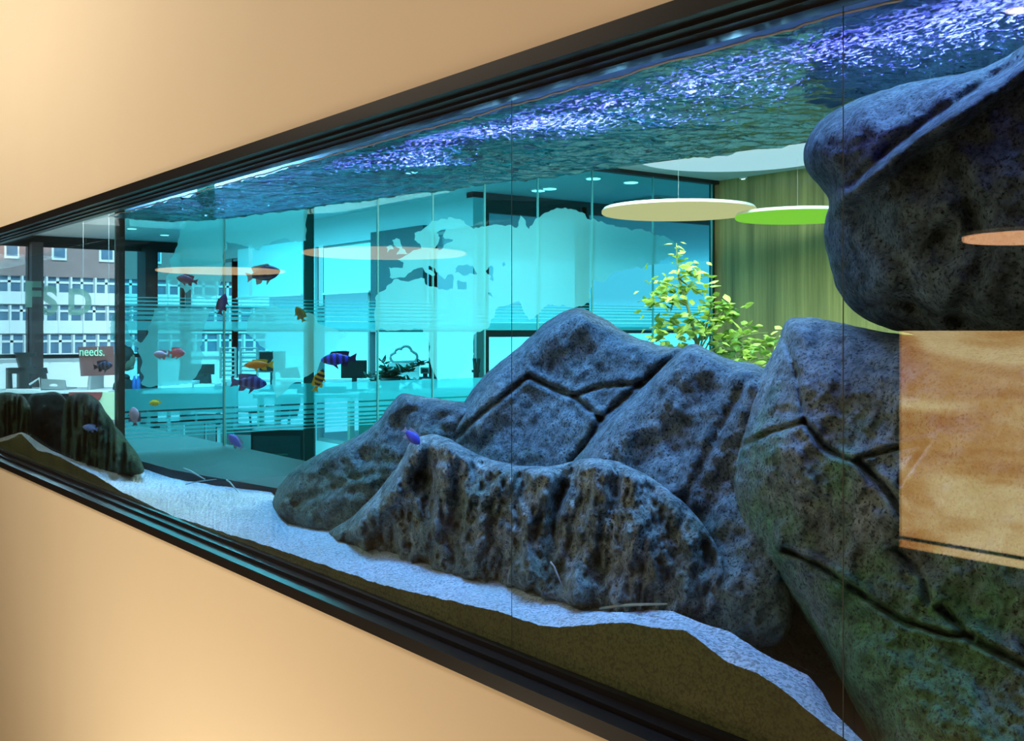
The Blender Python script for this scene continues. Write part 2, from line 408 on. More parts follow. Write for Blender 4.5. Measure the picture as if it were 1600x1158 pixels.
for a, b, nm in ((179, 192, 'post'), (479, 493, 'post'), (1114, 1127, 'post')):
    ya, yb = PX(a, 500, XP).y, PX(b, 500, XP).y
    dx_ = .025 if a == 179 else -.03; MB().box(XP+dx_-.01, XP+dx_+.01, ya, yb, 0, ztop).build(nm, M['blackmat'], part)

def inside(P, poly):
    c = np.zeros(len(P), bool); n = len(poly); j = n-1
    for i in range(n):
        xi, yi = poly[i]; xj, yj = poly[j]
        with np.errstate(divide='ignore', invalid='ignore'):
            h = ((yi > P[:, 1]) != (yj > P[:, 1])) & (P[:, 0] < (xj-xi)*(P[:, 1]-yi)/((yj-yi) or 1e-9)+xi)
        c ^= h; j = i
    return c
def flat_poly(name, outer, holes, X, mat, parent):
    vs, es, sizes = [], [], []
    for loop in [outer]+holes:
        n0 = len(vs)
        for i in range(len(loop)):
            p, q = loop[i], loop[(i+1) % len(loop)]
            L = math.hypot(q[0]-p[0], q[1]-p[1]); k = max(1, int(L/3))
            for j in range(k):
                t = j/k; x = p[0]+(q[0]-p[0])*t; y = p[1]+(q[1]-p[1])*t
                w_ = PX(x, y, X); jit = .022 if k > 1 and j else 0
                vs.append(Vector((w_.y+jit*noise.noise(Vector((w_.y*21, w_.z*21, 3))), w_.z+jit*noise.noise(Vector((w_.y*21, w_.z*21, 8))))))
        n1 = len(vs); sizes.append(n1-n0); es += [(i, i+1) for i in range(n0, n1-1)]+[(n1-1, n0)]
    r = delaunay_2d_cdt(vs, es, [], 1, 1e-5); V = r[0]
    cen = np.array([[sum(V[i].x for i in f)/3, sum(V[i].y for i in f)/3] for f in r[2]])
    keep = np.zeros(len(cen), bool); k0 = 0
    for n_ in sizes: keep ^= inside(cen, [(v.x, v.y) for v in vs[k0:k0+n_]]); k0 += n_
    return obj(name, [(X, v.x, v.y) for v in V], [tuple(f) for f, k in zip(r[2], keep) if k], mat, parent)
Z3 = lambda l: [(540+x/4.135, 340+y/4.135) for x, y in l]
nam = [(287,340),(478,325),(478,376),(461,377),(434,374),(413,383),(405,391),(392,389),(376,382),(353,377),(348,400),(346,440),(340,462),
       (300,466),(297,452),(290,458),(281,449),(261,442),(270,400)]
pac = [(262,484),(242,483),(236,505),(226,530),(218,536),(207,525),(198,508),(190,490),(183,487),(176,492),(172,505),(173,532),(190,538),(217,545),(222,600),(240,604),(300,600),(316,570),(316,516),(330,484)]
sam = [(400,481),(427,476),(447,481),(470,486),(492,492),(497,505),(517,512),(542,518),(540,528),(528,537),(527,548),(504,560),(497,575),(486,584),
       (468,591),(445,613),(432,622),(425,600),(427,560),(427,548),(405,539),(386,520),(386,500)]
med = Z3([(285,385),(320,392),(385,385),(440,335),(490,322),(560,380),(575,375),(530,315),(545,312),(600,360),(640,400),(660,370),(695,372),(698,403),(695,460),
          (610,465),(560,445),(515,430),(510,395),(450,398),(380,410),(310,402),(250,470),(200,500),(190,520),(190,722),(500,724),(512,770),(545,830),(530,890),(545,930),(570,1000),
          (600,1055),(700,1040),(740,1000),(790,960),(800,930),(830,880),(820,800),(840,750),(900,720),(950,650)])
asia = [(778,480),(812,472),(826,500),(838,492),(850,480),(863,476),(896,481),(921,474),(925,438),(943,441),(965,423),(1008,416),(1030,412),(1059,387),(1052,376),(1008,361),
        (965,354),(921,343),(910,332),(885,325),(860,329),(841,340),(827,358),(813,336),(809,354),(773,351),(740,358),(725,345),(700,340),(675,345)]
eur = Z3([(500,75),(445,100),(445,145),(480,170),(490,205),(440,210),(400,240),(335,270),(375,290),(370,325),(280,320)])
land = med+asia+eur
holes = [Z3([(585,100),(630,70),(665,65),(630,110),(650,140),(695,140),(650,170),(620,205),(575,200),(600,160),(600,120)]),
         Z3([(702,355),(720,320),(760,310),(820,310),(850,365),(790,372),(740,362)]),
         Z3([(720,412),(780,415),(780,463),(720,463)]),
         Z3([(905,345),(925,320),(950,315),(950,415),(930,400),(940,380)]),
         Z3([(1010,300),(1025,285),(1035,305),(1018,318)]), Z3([(920,485),(940,485),(955,520),(930,505)])]
XF = XP+.012
for nm, o_, h_ in (('map_film', nam, []), ('map_film', pac, []), ('map_film', sam, []), ('map_film', land, holes),
                   ('map_film', Z3([(300,145),(350,140),(365,200),(405,235),(330,240),(350,200),(320,185)]), []),
                   ('map_film', Z3([(265,190),(300,180),(312,205),(270,225)]), [])):
    flat_poly(nm, o_, h_, XF, M['film'], part)
ya, yb = ys[0], ys[-1]
m = MB()
for a, b in ((.0, .05), (.058, .078), (.086, .102), (.11, .124), (.133, .144), (.155, .163), (.176, .182)):
    m.raw([(XP-.008, ya, EYE+a), (XP-.008, yb, EYE+a), (XP-.008, yb, EYE+b), (XP-.008, ya, EYE+b)], [(0,1,2,3)])
for a, b in ((-.44, -.32), (-.474, -.45), (-.504, -.484), (-.530, -.514), (-.553, -.540), (-.573, -.563), (-.592, -.585)):
    m.raw([(XP-.008, ya, EYE+a), (XP-.008, yb, EYE+a), (XP-.008, yb, EYE+b), (XP-.008, ya, EYE+b)], [(0,1,2,3)])
m.build('frosted_stripes', M['film2'], part)

# ------------------------------------------------------------------ tank frame
FXL, FXR = -8.2, .35
def extr(prof, x0, x1):
    return MB().prism([(x0, y, z) for y, z in prof], (x1-x0, 0, 0))
e = EYE
# ------------------------------------------------------------------ the tank
ZW = EYE+.4414                      # water level
ZF = EYE-.66                        # tank floor
def Dr(X):                          # rear glass distance
    return 2.06+.171*(X+1.58)+.035 if X > -4.4 else 1.613+(X+4.4)*.02
tk = thing('aquarium', 'large built-in aquarium of clear glass set into the cream wall', 'aquarium', (-4, 1.6, ZF))
extr([(1.192, e+.505), (1.192, e+.474), (1.22, e+.474), (1.22, e+.468), (1.245, e+.468), (1.245, e+.463), (1.268, e+.463), (1.268, e+.459), (1.30, e+.459), (1.30, e+.50), (1.199, e+.50), (1.199, e+.505)], FXL, FXR).build('top_rail', M['black'], tk)
extr([(1.192, e-.673), (1.192, e-.645), (1.215, e-.645), (1.215, e-.650), (1.24, e-.650), (1.24, e-.640), (1.268, e-.640), (1.268, e-.629), (1.30, e-.629), (1.30, e-.668), (1.199, e-.668), (1.199, e-.673)], FXL, FXR).build('bottom_rail', M['black'], tk)
MB().box(FXR-.04, FXR+.0, 1.192, 1.30, ZB, ZT).build('side_rail', M['black'], tk)
MB().box(FXL, FXL+.04, 1.192, 1.30, ZB, ZT).build('side_rail', M['black'], tk)
MB().box(FXL, FXR, GY, GY+.012, ZF, EYE+.47).build('front_glass', M['glass_front'], tk)
xs = [FXR-k*.3 for k in range(29)]
def sheet(z0, z1, d0, d1):
    m = MB()
    for a, b in zip(xs[:-1], xs[1:]):
        m.raw([(a, Dr(a)+d0, z0), (a, Dr(a)+d1, z0), (b, Dr(b)+d1, z0), (b, Dr(b)+d0, z0), (a, Dr(a)+d0, z1), (a, Dr(a)+d1, z1), (b, Dr(b)+d1, z1), (b, Dr(b)+d0, z1)],
              [(0,3,7,4), (1,5,6,2), (4,7,6,5), (0,1,2,3)])
    return m
sheet(ZF, ZW, 0, .008).build('rear_glass', M['glass_rear'], tk)
sheet(ZF, EYE-.585, -.02, 0).build('rear_sill', M['blackmat'], tk)
m = MB().box(FXL, FXR, 1.30, 2.45, ZF-.04, ZF); m.build('tank_base', M['blackmat'], tk)
# hood above the water
hd = thing('aquarium_hood', 'pale blue lined hood over the aquarium holding its lamps', 'hood', (-4, 1.8, ZW))
xs_all = xs; xs = [x for x in xs if x > -4.4]; m = sheet(ZW+.005, 2.42, .0, .02); xs = xs_all
m.box(-4.27, FXR, 1.30, 2.46, 2.40, 2.43); m.box(-4.27, FXR, 1.295, 1.305, EYE+.50, 2.40); m.box(-4.29, -4.27, 1.30, 1.63, ZW+.03, 2.43)
m.build('hood_shell', M['hood'], hd)
for x in (-3.9, -2.9, -1.9, -.9):
    MB().box(x-.4, x+.4, 1.52, 1.58, 2.33, 2.36).build('lamp_bar', emis('blue_lamp', (.35, .6, 1), 1.5), hd)
for px in (800, 1318):
    p = PY(px, 516, GY)
    MB().box(p.x-.0009, p.x+.0009, GY-.0008, GY-.0004, ZF+.04, EYE+.45).build('glass_seam', pbr('silicone_seam', (.03, .05, .06), .4, scale=9, noise_amt=.1), tk)

# water body: clear absorbing volume
m_, nt, out = nodes('clear_blue_water'); va = nt.nodes.new('ShaderNodeVolumeAbsorption')
va.inputs['Color'].default_value = (.30, .80, 1, 1); va.inputs['Density'].default_value = .65
nt.links.new(va.outputs[0], out.inputs['Volume'])
tr_ = nt.nodes.new('ShaderNodeBsdfTransparent'); nt.links.new(tr_.outputs[0], out.inputs['Surface'])
vs = []; n = len(xs)
for x in xs: vs += [(x, GY+.014, ZF+.002), (x, Dr(x)-.002, ZF+.002), (x, Dr(x)-.002, ZW-.022), (x, GY+.014, ZW-.022)]
fs = []
for i in range(n-1):
    for k in range(4): fs.append((i*4+k, i*4+(k+1) % 4, (i+1)*4+(k+1) % 4, (i+1)*4+k))
fs.append((3, 2, 1, 0)); fs.append(tuple((n-1)*4+k for k in range(4)))
wb = obj('water', vs, fs, m_); bm = bmesh.new(); bm.from_mesh(wb.data); bmesh.ops.recalc_face_normals(bm, faces=bm.faces); bm.to_mesh(wb.data); bm.free(); tag(wb, 'clear blue water filling the aquarium', 'water', kind='stuff')

# rippled surface
def surf_mat():
    m, nt, out = nodes('rippled_water_surface'); L = nt.links.new; N = nt.nodes.new
    geo = N('ShaderNodeNewGeometry'); mp = N('ShaderNodeMapping'); mp.inputs['Scale'].default_value = (1, 1.1, 1); L(geo.outputs['Position'], mp.inputs[0])
    n1 = N('ShaderNodeTexNoise'); n1.inputs['Scale'].default_value = 34; n1.inputs['Detail'].default_value = 4; n1.inputs['Distortion'].default_value = 1.2; L(mp.outputs[0], n1.inputs['Vector'])
    b = N('ShaderNodeBump'); b.inputs['Strength'].default_value = .35; b.inputs['Distance'].default_value = .01; L(n1.outputs['Fac'], b.inputs['Height'])
    t = N('ShaderNodeBsdfTransparent'); t.inputs[0].default_value = (.75, .9, 1, 1)
    g = N('ShaderNodeBsdfGlossy'); g.inputs['Roughness'].default_value = .0; g.inputs['Color'].default_value = (.25, .40, .42, 1); L(b.outputs[0], g.inputs['Normal'])
    mx = N('ShaderNodeMixShader'); mx.inputs[0].default_value = .92; L(t.outputs[0], mx.inputs[1]); L(g.outputs[0], mx.inputs[2])
    # violet lamp glints painted in as translucent flecks
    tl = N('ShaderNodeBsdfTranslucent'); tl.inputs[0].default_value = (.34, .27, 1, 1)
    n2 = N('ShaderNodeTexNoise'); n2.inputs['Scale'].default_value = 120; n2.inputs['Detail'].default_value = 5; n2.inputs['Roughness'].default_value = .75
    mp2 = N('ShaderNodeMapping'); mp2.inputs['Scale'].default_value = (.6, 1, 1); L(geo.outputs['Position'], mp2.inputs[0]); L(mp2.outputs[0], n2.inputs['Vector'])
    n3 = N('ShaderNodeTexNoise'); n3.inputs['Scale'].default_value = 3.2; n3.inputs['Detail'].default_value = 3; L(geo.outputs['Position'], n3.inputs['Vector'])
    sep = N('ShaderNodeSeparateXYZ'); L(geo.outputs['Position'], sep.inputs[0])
    # painted glints gather near the front, in the right half
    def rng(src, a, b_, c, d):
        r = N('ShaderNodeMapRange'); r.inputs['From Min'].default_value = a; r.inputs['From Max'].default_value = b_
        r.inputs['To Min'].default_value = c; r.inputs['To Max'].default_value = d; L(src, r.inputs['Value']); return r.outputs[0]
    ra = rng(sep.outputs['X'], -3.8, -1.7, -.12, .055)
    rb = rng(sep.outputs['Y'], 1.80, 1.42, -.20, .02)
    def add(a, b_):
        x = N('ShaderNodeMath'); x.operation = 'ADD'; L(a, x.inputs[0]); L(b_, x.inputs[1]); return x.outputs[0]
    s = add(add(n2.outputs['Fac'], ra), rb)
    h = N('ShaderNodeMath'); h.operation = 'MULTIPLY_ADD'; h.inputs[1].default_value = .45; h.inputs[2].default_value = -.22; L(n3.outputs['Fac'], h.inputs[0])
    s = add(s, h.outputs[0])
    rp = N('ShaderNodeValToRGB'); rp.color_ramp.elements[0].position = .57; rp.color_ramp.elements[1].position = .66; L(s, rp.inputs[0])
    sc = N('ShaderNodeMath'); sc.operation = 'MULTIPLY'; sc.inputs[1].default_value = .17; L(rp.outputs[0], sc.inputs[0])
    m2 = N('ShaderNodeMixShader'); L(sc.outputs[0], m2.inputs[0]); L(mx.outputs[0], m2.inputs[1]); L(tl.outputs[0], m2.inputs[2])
    L(m2.outputs[0], out.inputs[0]); return m
X0, X1 = -4.28, FXR-.05
nx, ny = 620, 78
vs, fs = [], []
for i in range(nx+1):
    x = X0+(X1-X0)*i/nx
    for j in range(ny+1):
        v = j/ny; y = GY+.016+(Dr(x)-.004-GY-.016)*v
        u_, v_ = x*FW.x+y*FW.y, x*RT.x+y*RT.y; p = Vector((u_*9, v_*5, 0)); p2 = Vector((u_*30, v_*14, 0))
        z = ZW+.010*noise.noise(p)+.0065*noise.fractal(p2, .7, 2.2, 4)
        vs.append((x, y, min(max(z, ZW-.020), ZW+.020)))
for i in range(nx):
    for j in range(ny):
        a = i*(ny+1)+j; fs.append((a, a+1, a+ny+2, a+ny+1))
ws = obj('water_surface', vs, fs, surf_mat(), smooth=True)
tag(ws, 'rippled water surface seen from below with violet glints', 'water surface', kind='stuff')
# meniscus line along the glass
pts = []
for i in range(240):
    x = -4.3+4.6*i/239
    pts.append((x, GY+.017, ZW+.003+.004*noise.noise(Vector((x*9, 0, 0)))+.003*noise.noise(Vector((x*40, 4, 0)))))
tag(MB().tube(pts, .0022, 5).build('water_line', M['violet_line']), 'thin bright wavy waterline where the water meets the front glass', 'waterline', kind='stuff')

# ------------------------------------------------------------------ sand
front = [(-80,700),(-30,697),(0,690),(22,684),(33,677),(45,690),(60,704),(90,712),(109,723),(150,743),(184,765),(225,785),(269,806),(312,820),(366,837),(406,849),(500,881),(600,915),(679,933),(744,948),(784,957),
         (819,970),(858,980),(906,978),(940,974),(980,973),(1020,981),(1045,983),(1072,985),(1103,1009),(1138,1036),(1182,1051),(1225,1079),(1256,1106),(1300,1141),(1350,1175),(1420,1225),(1600,1350),(1800,1500)]
rear = [(-80,692),(-30,690),(0,685),(33,675),(45,680),(65,695),(90,709),(130,722),(150,726),(225,732),(270,745),(320,757),(360,766),(425,777),(450,812),(490,823),(520,830),(560,850),(606,862),(674,882),(743,901),
        (798,912),(844,921),(880,933),(912,946),(950,953),(1018,953),(1050,955),(1100,975),(1140,987),(1190,1020),(1262,1055),(1285,1082),(1300,1110),(1350,1160),(1420,1212),(1600,1340),(1800,1490)]
drear = [(-80,1.31),(0,1.31),(33,1.31),(45,1.36),(90,1.42),(150,1.50),(225,1.595),(425,1.655),(450,1.62),(520,1.56),(600,1.50),(880,1.45),(1000,1.42),(1100,1.37),(1285,1.37),(1350,1.31),(1800,1.31)]
def interp(tab, x): return float(np.interp(x, [t[0] for t in tab], [t[1] for t in tab]))
vs, fs, mi = [], [], []
cols = list(np.arange(-80, 1640, 3.0)); NR = 16
for ci, px in enumerate(cols):
    fyp = interp(front, px)+noise.noise(Vector((px*.06, 0, 0)))*2.0+noise.noise(Vector((px*.25, 0, 0)))*1.2
    ryp = min(interp(rear, px)+noise.noise(Vector((px*.05, 9, 0)))*1.5, fyp-1)
    a = PY(px, fyp, GY+.0155); b = PY(px, ryp, interp(drear, px))
    vs.append((a.x, a.y, ZF+.004)); vs.append(tuple(a))
    for r in range(1, NR+1):
        t = r/NR; q = a.lerp(b, t)
        bump_ = .012*math.sin(math.pi*t)*noise.noise(Vector((q.x*5, q.y*9, 0)))+.004*math.sin(math.pi*t)*noise.noise(Vector((q.x*40, q.y*40, 0)))
        vs.append((q.x, q.y, q.z+bump_))
    back = b+Vector((b.x/b.y*.05, .05, -.03)); lim = Dr(back.x)-.025
    yb_ = max(min(back.y, lim), b.y+.001)
    vs.append((back.x, yb_, back.z if px > 440 or px < 225 else b.z)); vs.append((back.x, yb_+.0005, ZF+.004))
R_ = NR+4
for c in range(len(cols)-1):
    for r in range(R_-1):
        fs.append((c*R_+r, (c+1)*R_+r, (c+1)*R_+r+1, c*R_+r+1)); mi.append(1 if r == 0 else 0)
    fs.append((c*R_+R_-1, (c+1)*R_+R_-1, (c+1)*R_, c*R_)); mi.append(1)
fs.append(tuple(range(R_))); mi.append(1); fs.append(tuple((len(cols)-1)*R_+r for r in range(R_))[::-1]); mi.append(1)
def sand_mat(name, c1, c2, c3, bump=.5):
    m, nt, out = nodes(name); L = nt.links.new; N = nt.nodes.new
    p = N('ShaderNodeBsdfPrincipled'); L(p.outputs[0], out.inputs[0]); p.inputs['Roughness'].default_value = .9
    g = N('ShaderNodeNewGeometry'); v = N('ShaderNodeTexVoronoi'); v.inputs['Scale'].default_value = 230; L(g.outputs['Position'], v.inputs['Vector'])
    n = N('ShaderNodeTexNoise'); n.inputs['Scale'].default_value = 5; n.inputs['Detail'].default_value = 5; L(g.outputs['Position'], n.inputs['Vector'])
    r = N('ShaderNodeValToRGB'); r.color_ramp.elements[0].color = (*c1, 1); r.color_ramp.elements[1].color = (*c2, 1); r.color_ramp.elements[0].position = .25; r.color_ramp.elements[1].position = .6
    L(v.outputs['Color'], r.inputs[0])
    x = N('ShaderNodeMix'); x.data_type = 'RGBA'; x.inputs['B'].default_value = (*c3, 1); L(r.outputs[0], x.inputs['A'])
    rr = N('ShaderNodeMapRange'); rr.inputs['From Min'].default_value = .45; rr.inputs['From Max'].default_value = .75; rr.inputs['To Max'].default_value = .7; L(n.outputs['Fac'], rr.inputs['Value'])
    L(rr.outputs[0], x.inputs['Factor']); L(x.outputs['Result'], p.inputs['Base Color'])
    b = N('ShaderNodeBump'); b.inputs['Strength'].default_value = bump; b.inputs['Distance'].default_value = .004; L(v.outputs['Distance'], b.inputs['Height']); L(b.outputs[0], p.inputs['Normal'])
    return m
sd = obj('sand', vs, fs, [sand_mat('pale_sand', (.30, .34, .36), (.72, .76, .80), (.42, .50, .45)), sand_mat('shade_painted_sand', (.07, .085, .035), (.14, .16, .06), (.045, .04, .02), .2)], midx=mi)  # second slot is the same sand with shade painted in as darker olive
bm = bmesh.new(); bm.from_mesh(sd.data); bmesh.ops.recalc_face_normals(bm, faces=bm.faces); bm.to_mesh(sd.data); bm.free()
tag(sd, 'bed of pale sand banked against the aquarium front glass', 'sand', kind='stuff')

# ------------------------------------------------------------------ rocks
def seg_dist(P, poly, closed):
    A = np.array(poly, float); B = np.roll(A, -1, 0) if closed else A[1:]
    if not closed: A = A[:-1]
    best = np.full(len(P), 1e9)
    for a, b in zip(A, B):
        d = b-a; L = max(1e-9, float(d@d)); t = np.clip(((P-a)@d)/L, 0, 1)
        best = np.minimum(best, np.hypot(*(P-(a+t[:, None]*d)).T))
    return best
def smooth_loop(pts, it=2, step=8):
    pts = [tuple(map(float, p)) for p in pts]
    for _ in range(it):
        q = []
        for i in range(len(pts)):
            a, b = pts[i], pts[(i+1) % len(pts)]
            q += [(a[0]*.75+b[0]*.25, a[1]*.75+b[1]*.25), (a[0]*.25+b[0]*.75, a[1]*.25+b[1]*.75)]
        pts = q
    # resample
    out = []; n = len(pts); carry = 0
    for i in range(n):
        a, b = pts[i], pts[(i+1) % n]; L = math.hypot(b[0]-a[0], b[1]-a[1]); t = carry
        while t < L:
            out.append((a[0]+(b[0]-a[0])*t/L, a[1]+(b[1]-a[1])*t/L)); t += step
        carry = t-L
    return out
def rock(name, outline, depth, front_, back_, mat, label, ridges=(), cracks=(), g=5, wd=80, tilt=0, y0=700, rough=.02, rf=6, seed=0, stretch=(1, 1, 1), power=.5, fine=.004, dmin=GY+.03, rear_gap=.02):
    ol = smooth_loop(outline, 2, g*1.1)
    ol = [(x+1.6*noise.noise(Vector((x*.05, y*.05, seed))), y+1.6*noise.noise(Vector((x*.05, y*.05, seed+7)))) for x, y in ol]
    A = np.array(ol); lo, hi = A.min(0), A.max(0)
    gx, gy = np.meshgrid(np.arange(lo[0], hi[0], g), np.arange(lo[1], hi[1], g))
    gy = gy+(np.arange(gx.shape[1]) % 2)*g*.5
    Pg = np.stack([gx.ravel(), gy.ravel()], 1)
    Pg = Pg[inside(Pg, ol)]; d = seg_dist(Pg, ol, True); Pg = Pg[d > g*.6]; 
    allp = np.vstack([A, Pg]); nb = len(A)
    r = delaunay_2d_cdt([Vector(p) for p in allp], [(i, (i+1) % nb) for i in range(nb)], [], 1, 1e-6)
    V = np.array([(v.x, v.y) for v in r[0]]); faces = [tuple(f) for f in r[2]]
    d = seg_dist(V, ol, True); d[d < .05] = 0
    q = np.clip(d/wd, 0, 1); prof = (1-(1-q)**2)**power
    relief = np.zeros(len(V))
    for poly, amp, wdt in ridges: relief += amp*np.exp(-(seg_dist(V, poly, False)/wdt)**2)
    for poly, amp, wdt in cracks:
        dd = seg_dist(V, poly, False); amp, wdt = amp*.72, max(wdt*.66, g*.62); relief -= amp*np.exp(-(dd/wdt)**2)
        relief += amp*.22*np.exp(-((dd-wdt*2.4)/(wdt*1.6))**2)
    edge = np.clip(d/14, 0, 1)
    f_v, b_v = [], []
    for i, (x, y) in enumerate(V):
        D = depth(x, y) if callable(depth) else depth
        D += tilt*(y0-y)
        p = PY(x, y, D)
        s = Vector((p.x*stretch[0], p.y*stretch[1], p.z*stretch[2]))
        nz = rough*noise.fractal(s*rf+Vector((seed, 0, 0)), .8, 2.0, 5)+fine*noise.fractal(s*38+Vector((seed, 0, 0)), .7, 2.0, 3)
        Df = D-front_*prof[i]-relief[i]*edge[i]+nz*edge[i]
        Db = D+back_*prof[i]
        if d[i] == 0: Df = Db = D
        Df = max(Df, dmin); pf = PY(x, y, Df); pb = PY(x, y, Db)
        lim = Dr(pb.x)-rear_gap
        if pb.y > lim: pb = PY(x, y, max(lim, Df+.0005))
        f_v.append(pf); b_v.append(pb)
    n = len(V); vs = list(f_v); idx = {}
    for i in range(n):
        if d[i] == 0: idx[i] = i
        else: idx[i] = len(vs); vs.append(b_v[i])
    # face orientation: cdt gives ccw in (x, y-down) -> flip for outward normals
    fs = [f for f in faces]+[tuple(idx[i] for i in reversed(f)) for f in faces]
    o = obj(name, vs, fs, mat, smooth=True)
    bm = bmesh.new(); bm.from_mesh(o.data); bmesh.ops.recalc_face_normals(bm, faces=bm.faces); bm.to_mesh(o.data); bm.free()
    tag(o, label, 'rock', 'rocks in the aquarium')
    return o
RM1 = rock_mat('blue_grey_rock', (.07, .085, .10), (.36, .43, .47), (.10, .20, .06), EYE-.55, EYE-.15, .5)
RM2 = rock_mat('rugged_pale_rock', (.12, .15, .16), (.78, .84, .82), (.10, .20, .06), EYE-.60, EYE-.15, .55, bump=.9)
RM3 = rock_mat('green_light_boulder', (.15, .18, .20), (.46, .53, .57), (.13, .40, .15), EYE-.55, EYE-.02, .85)  # green towards the bottom paints in reflected green light
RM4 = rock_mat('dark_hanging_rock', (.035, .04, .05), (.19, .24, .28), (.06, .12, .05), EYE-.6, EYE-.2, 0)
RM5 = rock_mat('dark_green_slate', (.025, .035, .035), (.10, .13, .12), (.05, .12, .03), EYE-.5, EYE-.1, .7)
RM6 = rock_mat('shade_painted_rock', (.02, .03, .03), (.10, .13, .13), (.03, .08, .03), EYE-.6, EYE-.2, .7)

# low boulder at the back, cave shade painted into its dark colour
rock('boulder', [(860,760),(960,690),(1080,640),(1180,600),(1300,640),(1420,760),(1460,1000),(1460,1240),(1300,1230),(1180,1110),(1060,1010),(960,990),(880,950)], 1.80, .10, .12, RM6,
     'boulder at the bottom behind the big green boulder, its shade painted in dark', g=9, wd=90, seed=31, rough=.04)
# back-left ridge
rock('boulder', [(420,815),(427,772),(448,742),(475,722),(515,700),(560,682),(592,658),(608,632),(628,612),(650,618),(680,622),(722,629),(770,640),(790,700),(740,790),(640,860),(540,845),(480,836)],
     lambda x, y: 1.66+.00018*(x-420), .05, .06, RM1, 'long low blue-grey rock sloping down to the sand at the left of the rock pile',
     ridges=[([(430,800),(470,735),(560,690),(625,620)], .03, 18), ([(500,800),(600,740),(720,640)], .03, 30)],
     cracks=[([(450,790),(560,745),(640,735)], .012, 7), ([(640,640),(700,650)], .012, 8)], tilt=.0005, wd=30, seed=3, rough=.025, stretch=(1, 1, 2.2))
# the pointed slab with cracks
rock('boulder', [(660,730),(700,672),(724,628),(742,604),(768,574),(800,552),(835,520),(862,496),(885,485),(908,479),(926,489),(948,500),(972,517),(1000,530),(1040,543),(1072,540),(1090,600),(1040,680),(980,740),(900,790),(760,790),(680,770)],
     lambda x, y: 1.72+.00012*(x-660), .08, .08, RM1, 'tall pointed blue-grey rock in the middle, cracked into slabs',
     ridges=[([(720,650),(800,575),(905,485)], .03, 30), ([(905,485),(960,540),(1060,560)], .02, 28), ([(835,610),(790,640)], .015, 30)],
     cracks=[([(705,690),(760,640),(826,588)], .035, 5), ([(826,588),(862,606),(898,620),(938,655)], .04, 6), ([(898,618),(940,604),(1000,600)], .035, 5), ([(938,655),(920,690),(900,716),(890,730)], .045, 7), ([(1000,603),(1062,548)], .05, 7), ([(938,655),(1000,600)], .045, 6)],
     tilt=.0007, wd=34, seed=11, rough=.022, g=4.5)
# right slab leaning on it
rock('boulder', [(885,730),(905,712),(935,670),(975,635),(1010,600),(1050,560),(1078,534),(1105,545),(1140,563),(1192,570),(1215,600),(1225,680),(1230,800),(1240,920),(1235,1010),(1150,1020),(1050,960),(960,840),(900,780)],
     1.66, .09, .14, RM1, 'leaning blue-grey rock slab between the pointed rock and the big green boulder',
     ridges=[([(1080,540),(1000,640),(930,720)], .03, 28), ([(1190,575),(1140,650),(1080,760)], .025, 30)],
     cracks=[([(1170,590),(1120,680),(1060,800)], .03, 12), ([(925,725),(985,740),(1000,760)], .02, 6)], tilt=.0005, wd=36, seed=17, rough=.035, g=5)
# small pale ledge rock under the right slab's edge
# rugged front rock
rock('boulder', [(500,838),(545,812),(572,788),(600,756),(626,722),(640,690),(655,682),(680,677),(700,684),(726,700),(762,716),(790,724),(830,729),(868,728),(905,718),(940,714),(985,728),(1040,760),(1095,810),(1130,870),(1135,930),(1100,972),(1030,975),(940,972),(880,955),(820,935),(740,920),(640,890),(560,868)],
     lambda x, y: 1.58-.00008*(x-500), .05, .10, RM2, 'rugged pale front rock with a scooped top edge, rising from the sand',
     ridges=[([(655,685),(620,770),(560,830)], .05, 16), ([(700,690),(690,760),(670,850)], .03, 24), ([(800,735),(780,820)], .03, 22), ([(860,735),(840,820),(830,900)], .045, 16), ([(940,720),(930,800),(900,930)], .05, 22), ([(985,750),(990,860)], .03, 22)],
     cracks=[([(657,735),(646,790),(640,850)], .02, 7), ([(820,745),(806,790),(812,830),(796,880)], .022, 9), ([(884,760),(862,810),(868,860)], .03, 9)],
     tilt=.0003, wd=26, seed=23, rough=.050, rf=7, stretch=(1.5, 1, .9), fine=.012, g=4)
# big green boulder on the right
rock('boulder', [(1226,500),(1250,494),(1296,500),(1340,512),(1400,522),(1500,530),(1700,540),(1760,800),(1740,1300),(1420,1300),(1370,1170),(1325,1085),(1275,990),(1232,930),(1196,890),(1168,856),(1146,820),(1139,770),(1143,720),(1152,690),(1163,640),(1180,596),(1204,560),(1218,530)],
     lambda x, y: 1.62-.00010*(x-1150), .15, .25, RM3, 'huge boulder at the right, painted with green light and split by long cracks',
     ridges=[([(1180,720),(1240,700),(1300,740)], .03, 60), ([(1160,800),(1260,960),(1350,1120)], .02, 40), ([(1240,510),(1255,600)], .02, 22)],
     cracks=[([(1148,702),(1200,676),(1256,659)], .03, 5), ([(1225,530),(1243,580),(1256,659)], .025, 4.5), ([(1256,659),(1290,700),(1318,716),(1342,722)], .04, 6), ([(1342,716),(1400,700),(1450,692)], .035, 5),
             ([(1342,722),(1380,758),(1405,792),(1425,820)], .05, 8), ([(1450,690),(1405,755)], .035, 5), ([(1225,858),(1290,890),(1340,925),(1410,970),(1480,992),(1520,995)], .05, 6),
             ([(1470,950),(1520,1000),(1600,1040),(1700,1080)], .045, 8), ([(1450,940),(1440,900),(1400,860)], .02, 6)],
     wd=110, tilt=.0002, seed=41, rough=.035, rf=5, fine=.006, g=4, dmin=GY+.04)
